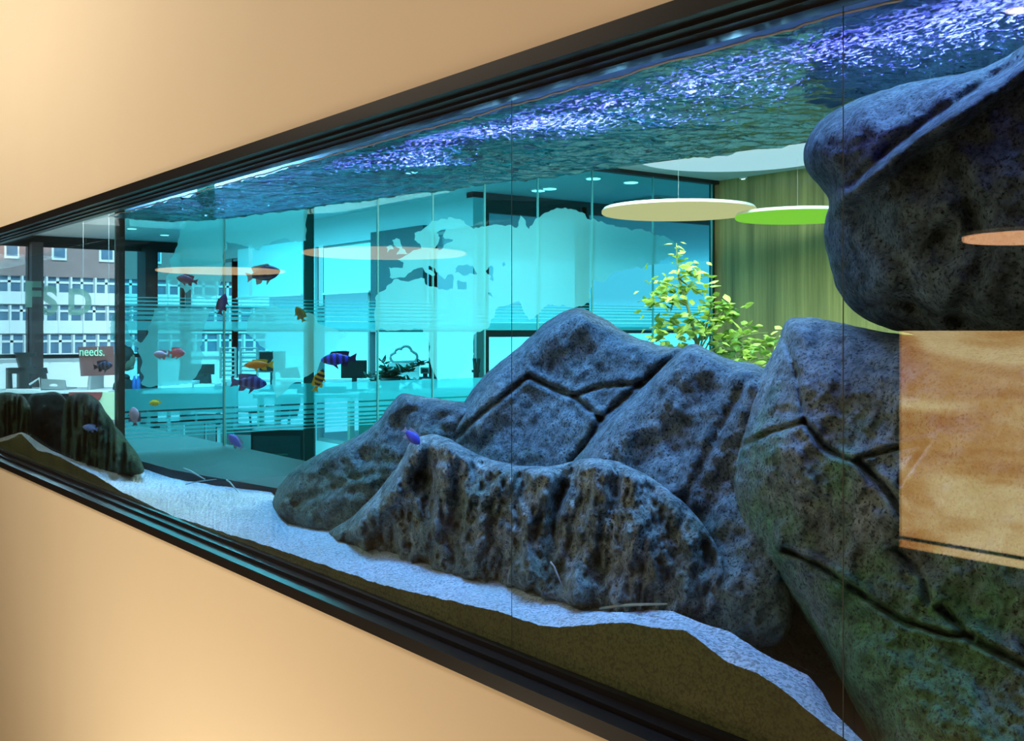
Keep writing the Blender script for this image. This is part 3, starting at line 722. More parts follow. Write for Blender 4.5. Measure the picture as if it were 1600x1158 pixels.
# hanging boulder, top right
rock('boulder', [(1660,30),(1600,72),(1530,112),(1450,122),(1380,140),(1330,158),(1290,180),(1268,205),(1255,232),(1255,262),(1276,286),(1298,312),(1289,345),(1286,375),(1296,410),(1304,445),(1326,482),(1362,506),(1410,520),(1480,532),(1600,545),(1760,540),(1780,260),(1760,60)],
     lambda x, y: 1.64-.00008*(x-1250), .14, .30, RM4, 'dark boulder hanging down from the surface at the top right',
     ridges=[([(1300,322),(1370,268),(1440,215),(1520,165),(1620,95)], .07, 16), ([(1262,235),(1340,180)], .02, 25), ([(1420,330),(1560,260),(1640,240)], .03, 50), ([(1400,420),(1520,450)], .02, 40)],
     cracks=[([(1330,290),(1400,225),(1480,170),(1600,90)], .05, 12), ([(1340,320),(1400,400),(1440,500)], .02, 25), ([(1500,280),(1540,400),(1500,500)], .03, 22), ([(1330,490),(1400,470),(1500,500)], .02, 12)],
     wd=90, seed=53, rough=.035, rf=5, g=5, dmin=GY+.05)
# left-end slates
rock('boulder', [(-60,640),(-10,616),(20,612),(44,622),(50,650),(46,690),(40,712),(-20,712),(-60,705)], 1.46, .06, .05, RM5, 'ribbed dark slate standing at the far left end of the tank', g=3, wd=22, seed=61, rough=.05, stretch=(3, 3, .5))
rock('boulder', [(40,620),(60,612),(96,612),(112,640),(112,715),(90,725),(44,700)], 1.555, .02, .02, M['blackmat'], 'rock in the gap between the two dark slates, painted black as shade', g=4, wd=18, seed=63, rough=.02)  # black colour paints in the shade of the dark gap
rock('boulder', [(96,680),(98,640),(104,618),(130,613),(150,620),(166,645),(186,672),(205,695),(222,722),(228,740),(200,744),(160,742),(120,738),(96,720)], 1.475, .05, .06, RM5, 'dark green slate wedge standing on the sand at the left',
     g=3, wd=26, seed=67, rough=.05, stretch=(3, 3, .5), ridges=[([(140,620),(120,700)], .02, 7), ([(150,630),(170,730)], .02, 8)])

# ------------------------------------------------------------------ twigs and tubes
def stick(name, p, q, D1, D2, r, mat, label, cat='twig'):
    a, b = PY(*p, D1), PY(*q, D2); mid = (a+b)/2+Vector((0, 0, .003))
    tag(MB().tube([a, a.lerp(mid, .5)+Vector((0, .002, .001)), mid, b], [r, r*.9, r, r*.6], 6).build(name, mat, smooth=True), label, cat)
TW = pbr('pale_twig', (.45, .42, .25), .7, scale=60, noise_amt=.4); TB = pbr('grey_tube', (.35, .45, .45), .4, scale=20, noise_amt=.1)
stick('twig', (938,951), (1042,944), 1.40, 1.36, .003, TW, 'long pale twig lying level on the sand crest below the rugged rock')
stick('twig', (860,878), (880,918), 1.40, 1.42, .0022, pbr('white_twig', (.75, .7, .72), .6, scale=40, noise_amt=.2), 'short white twig leaning upright against the rugged front rock')
stick('plastic_tube', (287,732), (320,749), 1.60, 1.56, .0035, TB, 'grey tube sloping down to the sand, longer of the two by the rear sill', 'tube')
stick('plastic_tube', (354,750), (372,769), 1.62, 1.58, .003, TB, 'short grey tube below the rear sill beside the low blue rock', 'tube')
stick('plastic_tube', (290,757), (338,749), 1.56, 1.58, .0025, TB, 'thin tube lying almost flat on the sand in front of the rear sill', 'tube')

# ------------------------------------------------------------------ fish
def fish_mat(name, base, stripe=None, n=6, ax=0, belly=None):
    m, nt, out = nodes(name); L = nt.links.new; N = nt.nodes.new
    p = N('ShaderNodeBsdfPrincipled'); L(p.outputs[0], out.inputs[0]); p.inputs['Roughness'].default_value = .4
    tc = N('ShaderNodeTexCoord'); s = N('ShaderNodeSeparateXYZ'); L(tc.outputs['Generated'], s.inputs[0])
    if stripe:
        uv = N('ShaderNodeAttribute'); uv.attribute_name = 'along'
        mu = N('ShaderNodeMath'); mu.operation = 'MULTIPLY'; mu.inputs[1].default_value = n*2*math.pi; L(uv.outputs['Fac'], mu.inputs[0])
        si = N('ShaderNodeMath'); si.operation = 'SINE'; L(mu.outputs[0], si.inputs[0])
        r = N('ShaderNodeValToRGB'); r.color_ramp.elements[0].position = .35; r.color_ramp.elements[1].position = .6
        r.color_ramp.elements[0].color = (*base, 1); r.color_ramp.elements[1].color = (*stripe, 1)
        ma = N('ShaderNodeMath'); ma.operation = 'MULTIPLY_ADD'; ma.inputs[1].default_value = .5; ma.inputs[2].default_value = .5; L(si.outputs[0], ma.inputs[0])
        L(ma.outputs[0], r.inputs[0]); L(r.outputs[0], p.inputs['Base Color'])
    else:
        n_ = N('ShaderNodeTexNoise'); n_.inputs['Scale'].default_value = 40; L(tc.outputs['Object'], n_.inputs['Vector'])
        x = N('ShaderNodeMix'); x.data_type = 'RGBA'; x.inputs['A'].default_value = (*base, 1); x.inputs['B'].default_value = (*(belly or tuple(c*.6 for c in base)), 1)
        L(n_.outputs['Fac'], x.inputs['Factor']); L(x.outputs['Result'], p.inputs['Base Color'])
    return m
EYEM = pbr('black_fish_eye', (.01, .01, .01), .1, scale=9, noise_amt=0)
def fish(head, tail, D, label, mat, fmat, tall=.30, mirror=1, foreshorten=1.0):
    """head and tail are picture positions of the snout and the tail tip"""
    mid_ = PY((head[0]+tail[0])/2, (head[1]+tail[1])/2, D); td = (mid_-C0).dot(FW); h, t = PT(*head, td-.004), PT(*tail, td+.012)
    ax = (h-t); L = ax.length; ax.normalize()
    view = ((h+t)/2-C0).normalized(); up = view.cross(ax).normalized()
    if up.z < 0: up = -up
    if abs(up.z) < .2 and up.x*mirror < 0: up = -up
    sd_ = ax.cross(up).normalized(); c = (h+t)/2
    root = thing('fish', label, 'fish', c, 'cichlids in the aquarium')
    prof = [(0, .0), (.02, .22), (.08, .48), (.18, .78), (.32, 1.0), (.48, .96), (.62, .74), (.74, .46), (.82, .32)]
    vs, fs, al = [], [], []; seg = 14
    for u, r in prof:
        ctr = h-ax*(u*L)+up*(.012*L*math.sin(u*3))
        for k in range(seg):
            q = 2*math.pi*k/seg
            vs.append(ctr+up*(math.sin(q)*r*tall*L*.5)+sd_*(math.cos(q)*max(r, .02)*tall*L*.24)); al.append(u)
    for i in range(len(prof)-1):
        for k in range(seg): fs.append((i*seg+k, i*seg+(k+1) % seg, (i+1)*seg+(k+1) % seg, (i+1)*seg+k))
    fs.append(tuple((len(prof)-1)*seg+k for k in range(seg)))
    b = obj('body', vs, fs, mat, root, smooth=True)
    at = b.data.attributes.new('along', 'FLOAT', 'POINT'); at.data.foreach_set('value', al)
    def fin(name, pts, mt):
        P = [h-ax*(u*L)+up*(v*L)-sd_*.0006*L for u, v in pts]
        MB().prism(P, sd_*(.012*L)).build(name, mt, root)
    fin('tail_fin', [(.79, .045), (.90, .10), (1.0, .15), (.965, .02), (.96, -.02), (1.0, -.14), (.90, -.09), (.79, -.045)], fmat)
    fin('dorsal_fin', [(.25, tall*.44), (.30, tall*.5+.05), (.50, tall*.5+.06), (.70, tall*.5+.055), (.80, tall*.5+.03), (.76, tall*.16), (.6, tall*.33), (.4, tall*.44)], fmat)
    fin('anal_fin', [(.55, -tall*.36), (.62, -tall*.5-.03), (.76, -tall*.5-.04), (.74, -tall*.18)], fmat)
    fin('pelvic_fin', [(.33, -tall*.46), (.48, -tall*.5-.11), (.44, -tall*.42)], fmat)
    for s in (-1, 1):
        MB().ell(h-ax*(.09*L)+up*(.03*L)+sd_*(s*tall*L*.11), ax*.016*L, up*.016*L, sd_*.012*L, 8, 6).build('eye', EYEM, root, True)
    return root
FM = {k: fish_mat(k, *v) for k, v in {
 'mauve': ((.09, .09, .20),), 'navy': ((.02, .04, .13), (.05, .08, .13), 4), 'violetdark': ((.03, .04, .28),), 'olive': ((.30, .28, .04),), 'pink': ((.75, .25, .32),),
 'palepink': ((.55, .45, .55),), 'orange': ((.95, .38, .03),), 'bluestripe': ((.06, .14, .48), (.02, .04, .2), 6), 'violetstripe': ((.02, .04, .12), (.08, .10, .85), 6),
 'tiger': ((.65, .52, .03), (.03, .03, .04), 5), 'greyblue': ((.10, .16, .26), (.04, .07, .12), 5), 'steel': ((.14, .22, .42),), 'yellow': ((.75, .68, .04),),
 'lilac': ((.24, .26, .80),), 'brightviolet': ((.12, .14, .95),)}.items()}
FN = {k: pbr('fin_'+k, v, .5, scale=60, noise_amt=.3) for k, v in {'mauve': (.14, .1, .18), 'dark': (.03, .04, .09), 'olive': (.4, .38, .05), 'pink': (.6, .3, .35), 'yellow': (.8, .7, .05), 'blue': (.12, .14, .35), 'lilac': (.5, .5, .7), 'pale': (.45, .6, .65)}.items()}
fish((276,434), (309,441), 1.42, 'dull mauve fish just below the long glowing lamp at the left', FM['mauve'], FN['mauve'], .42)
fish((438,423), (385,434), 1.45, 'dark blue fish with a pale tail, in front of the upright light strip', FM['navy'], FN['pale'], .42)
fish((352,459), (343,492), 1.45, 'small dark violet fish swimming upward along the glass joint', FM['violetdark'], FN['dark'], .38)
fish((463,479), (475,503), 1.48, 'small olive green fish beside the dark partition post', FM['olive'], FN['olive'], .48)
fish((289,552), (262,551), 1.44, 'pink fish level with the screens at the left', FM['pink'], FN['pink'], .48)
fish((240,553), (265,556), 1.50, 'faint pink fish just left of the brighter pink one', FM['palepink'], FN['pink'], .5)
fish((381,571), (428,570), 1.44, 'orange fish with a yellow tail', FM['orange'], FN['yellow'], .28)
fish((417,600), (360,597), 1.42, 'blue-violet striped fish right below the orange fish', FM['bluestripe'], FN['blue'], .36)
fish((501,563), (558,560), 1.44, 'vivid blue fish with violet bars and dark fins', FM['violetstripe'], FN['dark'], .34)
fish((505,577), (492,612), 1.46, 'yellow fish with black bars diving at the dark post', FM['tiger'], FN['yellow'], .36)
fish((176,570), (146,574), 1.40, 'grey-blue barred fish in front of the red-brown poster', FM['greyblue'], FN['dark'], .44)
fish((129,667), (153,671), 1.36, 'small steel-blue fish before the dark green slate', FM['steel'], FN['blue'], .44)
fish((233,630), (252,629), 1.48, 'tiny bright yellow fish level with the desk top', FM['yellow'], FN['yellow'], .5)
fish((357,679), (379,702), 1.46, 'lilac fish with pale fins low above the chair bases', FM['lilac'], FN['pale'], .42)
fish((208,636), (211,666), 1.47, 'faint pinkish fish hovering upright before the frosted stripes', FM['palepink'], FN['mauve'], .5)
fish((656,694), (630,670), 1.40, 'bright violet-blue fish resting on the tip of the rugged front rock', FM['brightviolet'], FN['lilac'], .44)

# ================================================================== OFFICE CONTENTS
def ceil_disc(px, py, r, mat, name, label, cat, zt=2.75, group=None, th=.012):
    p = PZ(px, py, zt)
    root = thing(name, label, cat, (p.x, p.y, zt-th), group)
    MB().lathe((p.x, p.y, zt-th), [(r*1.18, 0), (r*1.18, th)], 24).build('trim_ring', M['white'], root)
    MB().lathe((p.x, p.y, zt-th-.004), [(r, 0), (r, .004)], 24).build('lens', mat, root)
LEM = emis('downlight_lens', (1, .98, .9), 5)
for px, py, lab in ((841,296,'left one of the close pair of downlights above the map'), (859,293,'right one of the close pair of downlights above the map'), (927,277,'round downlight on a glass joint at the water edge'),
                    (986,283,'round downlight between the glass joint and the big orange lamp'), (1119,263,'round downlight at the rim of the big white ceiling disc'), (1168,278,'downlight above the wood wall near the black corner post'),
                    (1233,277,'downlight above the wood wall near the hanging boulder'), (206,356,'tiny downlight on the dim ceiling right of the black post'), (257,366,'small downlight beside the edge of the frosted map')):
    ceil_disc(px, py, .055 if px > 300 else .05, LEM, 'downlight', lab, 'ceiling light', group='office downlights')
p = PZ(1150, 234, 2.75)
root = thing('ceiling_disc_light', 'very large white round ceiling light beside the hanging boulder', 'ceiling light', (p.x, p.y, 2.72))
MB().lathe((p.x, p.y, 2.70), [(.66, 0), (.68, .01), (.68, .05)], 64).build('diffuser', emis('white_diffuser', (.93, 1, .95), 1.0), root)
def pendant(p, r, mat, label, ztop):
    root = thing('pendant_lamp', label, 'pendant lamp', p, 'disc pendant lamps')
    MB().lathe(p, [(r*.985, 0), (r, .006), (r, .022)], 64).build('diffuser', mat, root)
    MB().lathe(p+Vector((0, 0, .022)), [(r, 0), (r*.97, .02), (.05, .035)], 64).build('lamp_shade', M['white'], root)
    m = MB()
    m.tube([p+Vector((0, 0, .055)), Vector((p.x, p.y, ztop))], .0008, 5)
    m.build('cord', M['white'], root)
pendant(PT(1060, 334, 7.3), .52, emis('orange_lamp', (1, .62, .25), 1.2), 'pendant disc lamp glowing orange, in front of the black corner post', 2.75)
pendant(PT(1246, 342, 7.2), .41, emis('green_lamp', (.50, .86, .06), 1.0), 'pendant disc lamp glowing lime green before the wood wall', 2.75)
# lobby pendants that the glass mirrors
def mir(px, py, t):
    r = ray(px, py); v = C0+r*t; return Vector((v.x, 2*GY-v.y, v.z))
WARM = emis('warm_lamp', (1, .68, .36), 1.9)
pendant(mir(345, 425, 14.8), .86, WARM, 'warm disc lamp in the lobby, mirrored as a thin streak above the mauve fish', 3.6)
pendant(mir(600, 398, 11.4), .86, WARM, 'warm disc lamp in the lobby, mirrored across the dark partition post', 3.6)
pendant(mir(1618, 375, 5.2), .33, emis('warm_lamp_small', (1, .5, .25), 5), 'warm disc lamp in the lobby, mirrored on the dark hanging boulder', 3.6)
p = mir(1588, 17, 4.6)
ceil = thing('lobby_spotlight', 'round lobby spotlight mirrored at the top right corner', 'spotlight', p)
MB().lathe(p, [(.045, 0), (.045, .004)], 24).build('lens', emis('lobby_spot_lens', (1, .85, .65), 9), ceil)
MB().lathe(p+Vector((0, 0, .004)), [(.055, 0), (.055, .08)], 24).build('housing', M['white'], ceil)
MB().tube([p+Vector((0, 0, .08)), Vector((p.x, p.y, 3.6))], .006, 6).build('stem', M['white'], ceil)
# vent
p = PZ(1030, 314, 2.75)
root = thing('ceiling_vent', 'dark slotted vent in the office ceiling above the orange lamp', 'vent', (p.x, p.y, 2.74))
MB().box(p.x-.3, p.x+.3, p.y-.3, p.y+.3, 2.735, 2.75).build('frame', M['grey'], root)
m = MB()
for k in range(7): m.box(p.x-.26, p.x+.26, p.y-.25+k*.075, p.y-.21+k*.075, 2.728, 2.735)
m.build('slats', M['blackmat'], root)

# added glowing panel, stands in for the lit tan surface mirrored at the right
def tan_glow():
    m, nt, out = nodes('glowing_tan_stone'); L = nt.links.new; N = nt.nodes.new
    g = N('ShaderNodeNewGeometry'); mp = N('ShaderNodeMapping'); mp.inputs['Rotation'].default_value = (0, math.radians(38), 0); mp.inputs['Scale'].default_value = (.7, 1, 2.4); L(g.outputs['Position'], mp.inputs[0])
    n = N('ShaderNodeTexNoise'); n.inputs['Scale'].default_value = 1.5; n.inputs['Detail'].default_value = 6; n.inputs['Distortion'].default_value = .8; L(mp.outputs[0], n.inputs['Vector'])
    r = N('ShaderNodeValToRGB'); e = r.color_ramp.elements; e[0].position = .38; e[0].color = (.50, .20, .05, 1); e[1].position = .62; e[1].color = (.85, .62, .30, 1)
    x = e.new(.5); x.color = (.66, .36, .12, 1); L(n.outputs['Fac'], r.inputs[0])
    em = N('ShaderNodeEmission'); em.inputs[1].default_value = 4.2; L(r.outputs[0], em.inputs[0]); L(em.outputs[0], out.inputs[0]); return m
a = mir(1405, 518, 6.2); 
root = thing('added_glow_panel', 'tan panel given its own glow, mirrored in the glass at the right', 'counter', (a.x+1.4, a.y, 0))
MB().box(a.x, a.x+3.2, a.y-.05, a.y, .30, EYE-.003).build('glow_panel', tan_glow(), root)
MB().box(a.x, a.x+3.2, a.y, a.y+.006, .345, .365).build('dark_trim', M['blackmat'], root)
MB().box(a.x-.03, a.x+3.2, a.y-.5, a.y-.052, .0, EYE-.003).build('panel_back', M['blackmat'], root)

# ---- desks and desk things seen through the glass
def pxbox(name, px0, px1, t0, t1, py_top, py_bot, mat, parent=None, t=None):
    """box whose front face fills that picture area at depth t0..t1, aligned to the room"""
    a = PT(px0, py_bot, t0); b = PT(px1, py_top, t0); d = (b-a); d.z = 0
    n = Vector((0, 1, 0)) if t is None else t
    m = MB(); off = n*(t1-t0)
    m.prism([a, Vector((b.x, b.y, a.z)), b, Vector((a.x, a.y, b.z))], off)
    return m.build(name, mat, parent)
def desk(x0, x1, y0, y1, zt, label, mat=M['white'], legmat=M['chrome'], th=.03, group='office desks'):
    root = thing('desk', label, 'desk', ((x0+x1)/2, (y0+y1)/2, 0), group)
    bevel(MB().box(x0, x1, y0, y1, zt-th, zt).build('desk_top', mat, root))
    for x in (x0+.06, x1-.06):
        for y in (y0+.06, y1-.06): MB().box(x-.02, x+.02, y-.02, y+.02, 0, zt-th).build('leg', legmat, root)
    return root
def at(px, py, t): return PT(px, py, t)
def rdesk(px0, px1, t, py, depth, label, panel=None, mat=M['white']):
    a, b = at(px0, py, t), at(px1, py, t); z = a.z
    root = thing('desk', label, 'desk', ((a.x+b.x)/2, (a.y+b.y)/2, 0), 'office desks')
    bevel(MB().prism([a, b, b+FW*depth, a+FW*depth], (0, 0, -.03)).build('desk_top', mat, root))
    for p_ in (a+RT*.05+FW*.05, b-RT*.05+FW*.05, a+RT*.05+FW*(depth-.05), b-RT*.05+FW*(depth-.05)):
        MB().box(p_.x-.02, p_.x+.02, p_.y-.02, p_.y+.02, 0, z-.03).build('leg', M['chrome'], root)
    if panel:
        c_ = a+FW*.03-UP*.03; d_ = b+FW*.03-UP*.03
        MB().prism([c_, d_, d_-UP*panel, c_-UP*panel], FW*.02).build('modesty_panel', M['blackmat'], root)
    return z
ZD1 = rdesk(-25, 168, 11.8, 611, .8, 'long white counter by the left windows under the poster')
ZD2 = rdesk(222, 346, 11.8, 611, .8, 'desk with a black front panel, where the dark-clothed person sits', panel=.2)
def yz(z, t): return 516+(EYE-z)*F/t
def office_chair(loc, rz, label, mat=M['darkgrey'], back=.55, group='office swivel chairs'):
    root = thing('office_chair', label, 'chair', loc, group)
    R_ = Matrix.Rotation(rz, 4, 'Z'); T = Matrix.Translation(loc)
    def add(name, m, mt, sm=False):
        m.v = [T @ R_ @ v for v in m.v]; return m.build(name, mt, root, sm)
    bevel(add('seat', MB().box(-.24, .24, -.24, .24, .44, .52), mat), .03, 3)
    m = MB(); n = 8; vs = []; 
    for j in range(n+1):
        z = .60+back*j/n; w_ = .22-.04*(j/n)**2; yb_ = -.25-.06*math.sin(j/n*2.6)
        vs += [(-w_, yb_, z), (w_, yb_, z), (w_, yb_-.04, z), (-w_, yb_-.04, z)]
    fs = []
    for j in range(n):
        for k in range(4): fs.append((j*4+k, j*4+(k+1) % 4, j*4+4+(k+1) % 4, j*4+4+k))
    fs += [(3, 2, 1, 0), (n*4, n*4+1, n*4+2, n*4+3)]
    bevel(add('backrest', m.raw(vs, fs), mat), .015, 2)
    add('back_support', MB().tube([(0, -.1, .46), (0, -.30, .48), (0, -.31, .75)], .018), M['chrome'])
    add('gas_lift', MB().tube([(0, 0, .12), (0, 0, .44)], .028, 12), M['chrome'])
    for k in range(5):
        q = 2*math.pi*k/5+.3; e_ = (math.cos(q)*.31, math.sin(q)*.31, .07)
        leg = add('leg', MB().tube([(0, 0, .13), e_], [.028, .018], 8), M['chrome'])
        w = MB().ell(Vector((e_[0], e_[1], .03)), Vector((.03, 0, 0)), Vector((0, .022, 0)), Vector((0, 0, .03)), 10, 6)
        w.v = [T @ R_ @ v for v in w.v]; w.build('caster', M['blackmat'], leg, True)
    for s in (-1, 1):
        add('armrest', MB().tube([(s*.25, .0, .48), (s*.29, .0, .68), (s*.29, -.15, .70), (s*.29, .14, .70)], .015), M['darkgrey'])
    return root
def fl(px, py): return PZ(px, py, 0)
# black chair-like stand at the far left, crate and easel on the counter
root = thing('tall_stool', 'dark high-backed stool standing at the far left of the counter', 'stool', (at(42, 610, 12.1).x, at(42, 610, 12.1).y, ZD1))
g_ = lambda *l: [at(x, y, 12.1) for x, y in l]
OFF = FW*.06
MB().prism(g_((22,551),(54,551),(54,557),(43,559),(43,572),(52,572),(52,580),(30,580)), OFF).build('backrest', M['darkgrey'], root)
m = MB(); m.prism(g_((9,575),(66,575),(68,584),(9,584)), OFF*2); m.prism(g_((9,584),(15,584),(16,608),(9,608)), OFF); m.prism(g_((26,584),(46,584),(46,608),(26,608)), OFF); m.prism(g_((60,584),(69,584),(73,608),(63,608)), OFF)
m.build('seat_frame', M['darkgrey'], root)
root = thing('crate', 'low grey crate with an oval hand hole on the counter', 'crate', (at(82, 609, 12).x, at(82, 609, 12).y, ZD1))
A = g_((64,592),(101,594),(104,609),(64,608))
m = MB(); hole = [(83+7*math.cos(q), 602.5+2.8*math.sin(q)) for q in [2*math.pi*k/14 for k in range(14)]]
vs = [Vector(p_) for p_ in [(64,592),(101,594),(104,609),(64,608)]+hole]
r = delaunay_2d_cdt(vs, [(0,1),(1,2),(2,3),(3,0)]+[(4+i, 4+(i+1) % 14) for i in range(14)], [], 1, 1e-6); r = (r[0], 0, [f for f in r[2] if not (sum(r[0][i].x for i in f)/3-83)**2/49+(sum(r[0][i].y for i in f)/3-602.5)**2/7.84 < .93])
vv = [at(v.x, v.y, 12.0) for v in r[0]]; n = len(vv)
ofs = FW*.02
obj('front_board', vv+[v+ofs for v in vv], [tuple(f) for f in r[2]]+[tuple(i+n for i in reversed(f)) for f in r[2]]+[(4+i, 4+(i+1) % 14, n+4+(i+1) % 14, n+4+i) for i in range(14)]+[(i, (i+1) % 4, n+(i+1) % 4, n+i) for i in range(4)], M['grey'], root)
A = g_((64,593),(101,595),(101,596),(64,594)); 
MB().prism([at(x, y, 12.02) for x, y in ((64,606),(103,607),(104,609),(64,608))], FW*.3).build('bottom_board', M['grey'], root)
m = MB().tube([at(46,601,11.9), at(61,591,11.9), at(63,609,11.9), at(10,609,11.9)], .012, 6)
tag(m.build('easel', M['white']), 'thin white triangular easel on the counter beside the crate', 'easel')
# poster "needs."
pw = at(122, 541, 10.2)
root = thing('poster_board', 'red-brown hanging board lettered "needs." in mint', 'poster', at(152, 588, 10.2))
q = [at(122,542,10.2), at(176,541,10.2), at(182,586,10.2), at(126,588,10.2)]
MB().prism(q, FW*.02).build('board', M['poster'], root)
MB().tube([at(130,542,10.21), Vector((at(130,542,10.21).x, at(130,542,10.21).y, 2.75))], .002, 5).build('hanger', M['grey'], root)
MB().tube([at(170,542,10.21), Vector((at(170,542,10.21).x, at(170,542,10.21).y, 2.75))], .002, 5).build('hanger', M['grey'], root)
def text(body, px, py, t, hpx, mat, parent, name='lettering', bold=0.004, sx=1.0, X=None):
    cu = bpy.data.curves.new(name, 'FONT'); cu.body = body; cu.size = hpx*t/F*1.4; cu.extrude = .002; cu.offset = bold
    cu.materials.append(mat); o = bpy.data.objects.new(name, cu); COL.objects.link(o)
    bpy.context.view_layer.update()
    me = bpy.data.meshes.new_from_object(o.evaluated_get(bpy.context.evaluated_depsgraph_get())); me.name = name
    bpy.data.objects.remove(o); o = bpy.data.objects.new(name, me); COL.objects.link(o)
    o.rotation_euler = cam.rotation_euler; loc = at(px, py, t-.012)
    o.scale = (sx, 1, 1)
    if parent: o.parent = parent; o.location = loc-WLOC[parent.name]
    else: o.location = loc
    WLOC[o.name] = loc
    return o
text('needs.', 123.5, 556, 10.2, 14, M['mint'], root, sx=.80, bold=.0005)
# frosted letters on the left window glass
for ch, px, hp, sx_ in (('F', 33, 52, 1.0), ('S', 64, 60, .9), ('D', 106, 54, .9)):
    tw = -14.54/ray(px, 500).x; o = text(ch, px, 490 if ch != 'F' else 478, tw, hp*.72, M['sign_film'], None, 'window_letter', .02, sx_)
    o.rotation_euler = (math.pi/2, 0, math.pi/2); o.location.x = -14.55 if ch != 'F' else OX+.123
    tag(o, 'large pale green letter %s on the left window' % ch, 'window lettering', 'window letters')
# round red sign and green board under the counter
root = thing('green_board', 'pale green board with a dull red disc under the counter', 'board', at(165, 739, 11.6))
MB().prism([at(x, y, 11.6) for x, y in ((128,613),(180,613),(180,739),(128,739))], FW*.03).build('board', M['green_cab'], root)
MB().prism([at(133+26*math.cos(q), 613-26*math.sin(q)*.85, 11.58) for q in [-math.pi*k/12 for k in range(13)]][::-1], FW*.015).build('red_disc', M['red'], root)
tag(MB().prism([at(x, y, 12.0) for x, y in ((-20,615),(126,615),(126,732),(-20,732))], FW*.45).build('storage_cabinet', M['blackmat']), 'black cabinet under the left counter behind the slates', 'cabinet')

# person seated at the desk (dark silhouette), seen from the side facing right
def person():
    t = 12.2; O = at(183, 640, t)
    root = thing('person', 'person with dark hair and dark clothes seated at the desk, facing right', 'person', O)
    rt, up = RT, UP
    def P(px, py, side=0): return at(px+11, py, t)+FW*side
    sk = t/F
    J = {'pelvis': P(184, 662), 'waist': P(184, 640), 'chest': P(182, 615), 'neck': P(184, 592), 'nk2': P(187, 584),
         'shL': P(183, 601, -.17), 'elL': P(190, 632, -.20), 'haL': P(214, 622, -.12), 'shR': P(183, 601, .17), 'elR': P(191, 632, .20), 'haR': P(214, 620, .12),
         'hiL': P(188, 662, -.09), 'knL': P(228, 664, -.12), 'anL': P(226, 722, -.12), 'toL': P(242, 728, -.12), 'hiR': P(188, 662, .09), 'knR': P(228, 662, .12), 'anR': P(224, 722, .12), 'toR': P(240, 728, .12)}
    R = {'pelvis': .13, 'waist': .12, 'chest': .135, 'neck': .06, 'nk2': .05, 'shL': .065, 'elL': .045, 'haL': .03, 'shR': .065, 'elR': .045, 'haR': .03, 'hiL': .09, 'knL': .06, 'anL': .04, 'toL': .035, 'hiR': .09, 'knR': .06, 'anR': .04, 'toR': .035}
    E = [('pelvis','waist'),('waist','chest'),('chest','neck'),('neck','nk2'),('chest','shL'),('shL','elL'),('elL','haL'),('chest','shR'),('shR','elR'),('elR','haR'),('pelvis','hiL'),('hiL','knL'),('knL','anL'),('anL','toL'),('pelvis','hiR'),('hiR','knR'),('knR','anR'),('anR','toR')]
    ks = list(J); me = bpy.data.meshes.new('body'); base = WLOC[root.name]
    me.from_pydata([J[k]-base for k in ks], [(ks.index(a), ks.index(b)) for a, b in E], []); me.materials.append(M['darkcloth'])
    o = bpy.data.objects.new('body', me); COL.objects.link(o); o.parent = root
    o.modifiers.new('skin', 'SKIN'); o.modifiers.new('sub', 'SUBSURF').render_levels = 2
    for i, k in enumerate(ks): me.skin_vertices[0].data[i].radius = (R[k], R[k])
    me.skin_vertices[0].data[0].use_root = True
    for p_ in me.polygons: p_.use_smooth = True
    # head with face profile
    hc = at(198, 562, t); m = MB()
    m.ell(hc, rt*.095, FW*.075, up*.13, 16, 12)
    m.ell(hc+rt*.078-up*.012, rt*.022, FW*.014, up*.024, 8, 6)       # nose
    m.ell(hc+rt*.05-up*.085, rt*.035, FW*.035, up*.03, 8, 6)         # chin
    m.ell(hc+rt*.070-up*.055, rt*.014, FW*.025, up*.010, 8, 6)       # lips
    m.ell(hc-FW*.072-up*.01, rt*.018, FW*.01, up*.03, 8, 6)          # ear
    h = m.build('head', M['skin'], root, True)
    m = MB(); m.ell(hc-rt*.025+up*.03, rt*.112, FW*.09, up*.135, 16, 12); m.ell(hc-rt*.075-up*.05, rt*.05, FW*.06, up*.09, 12, 8)
    m.build('hair', M['hair'], root, True)
    for s in (-1, 1): MB().ell(hc+rt*.072+up*.012+FW*(.028*s), rt*.008, FW*.012, up*.008, 8, 6).build('eye', EYEM, root, True)
    for sgn, k in ((-1, 'haL'), (1, 'haR')):
        b0 = J[k]; m = MB().ell(b0+rt*.04, rt*.05, FW*.035, up*.014, 10, 6)
        for f_ in range(4):
            st = b0+rt*.075+FW*(.018*(f_-1.5)); m.tube([st, st+rt*.035+up*.004, st+rt*(.065-.006*abs(f_-1.5))-up*.006], [.009, .008, .006], 6)
        m.tube([b0+rt*.03-FW*(.03*sgn), b0+rt*.06-FW*(.05*sgn), b0+rt*.08-FW*(.045*sgn)], [.01, .009, .007], 6)
        m.build('hand', M['skin'], root, True)
person()
a, b = at(345, 592, 9.25), at(672, 592, 9.25); ZS = a.z
ZS = rdesk(345, 672, 9.25, 592, .16, 'long narrow white high table under the cloud sign and wire racks')
ZD3 = rdesk(395, 557, 8.3, 616, .7, 'pale desk behind the dark post with a flat case on it')
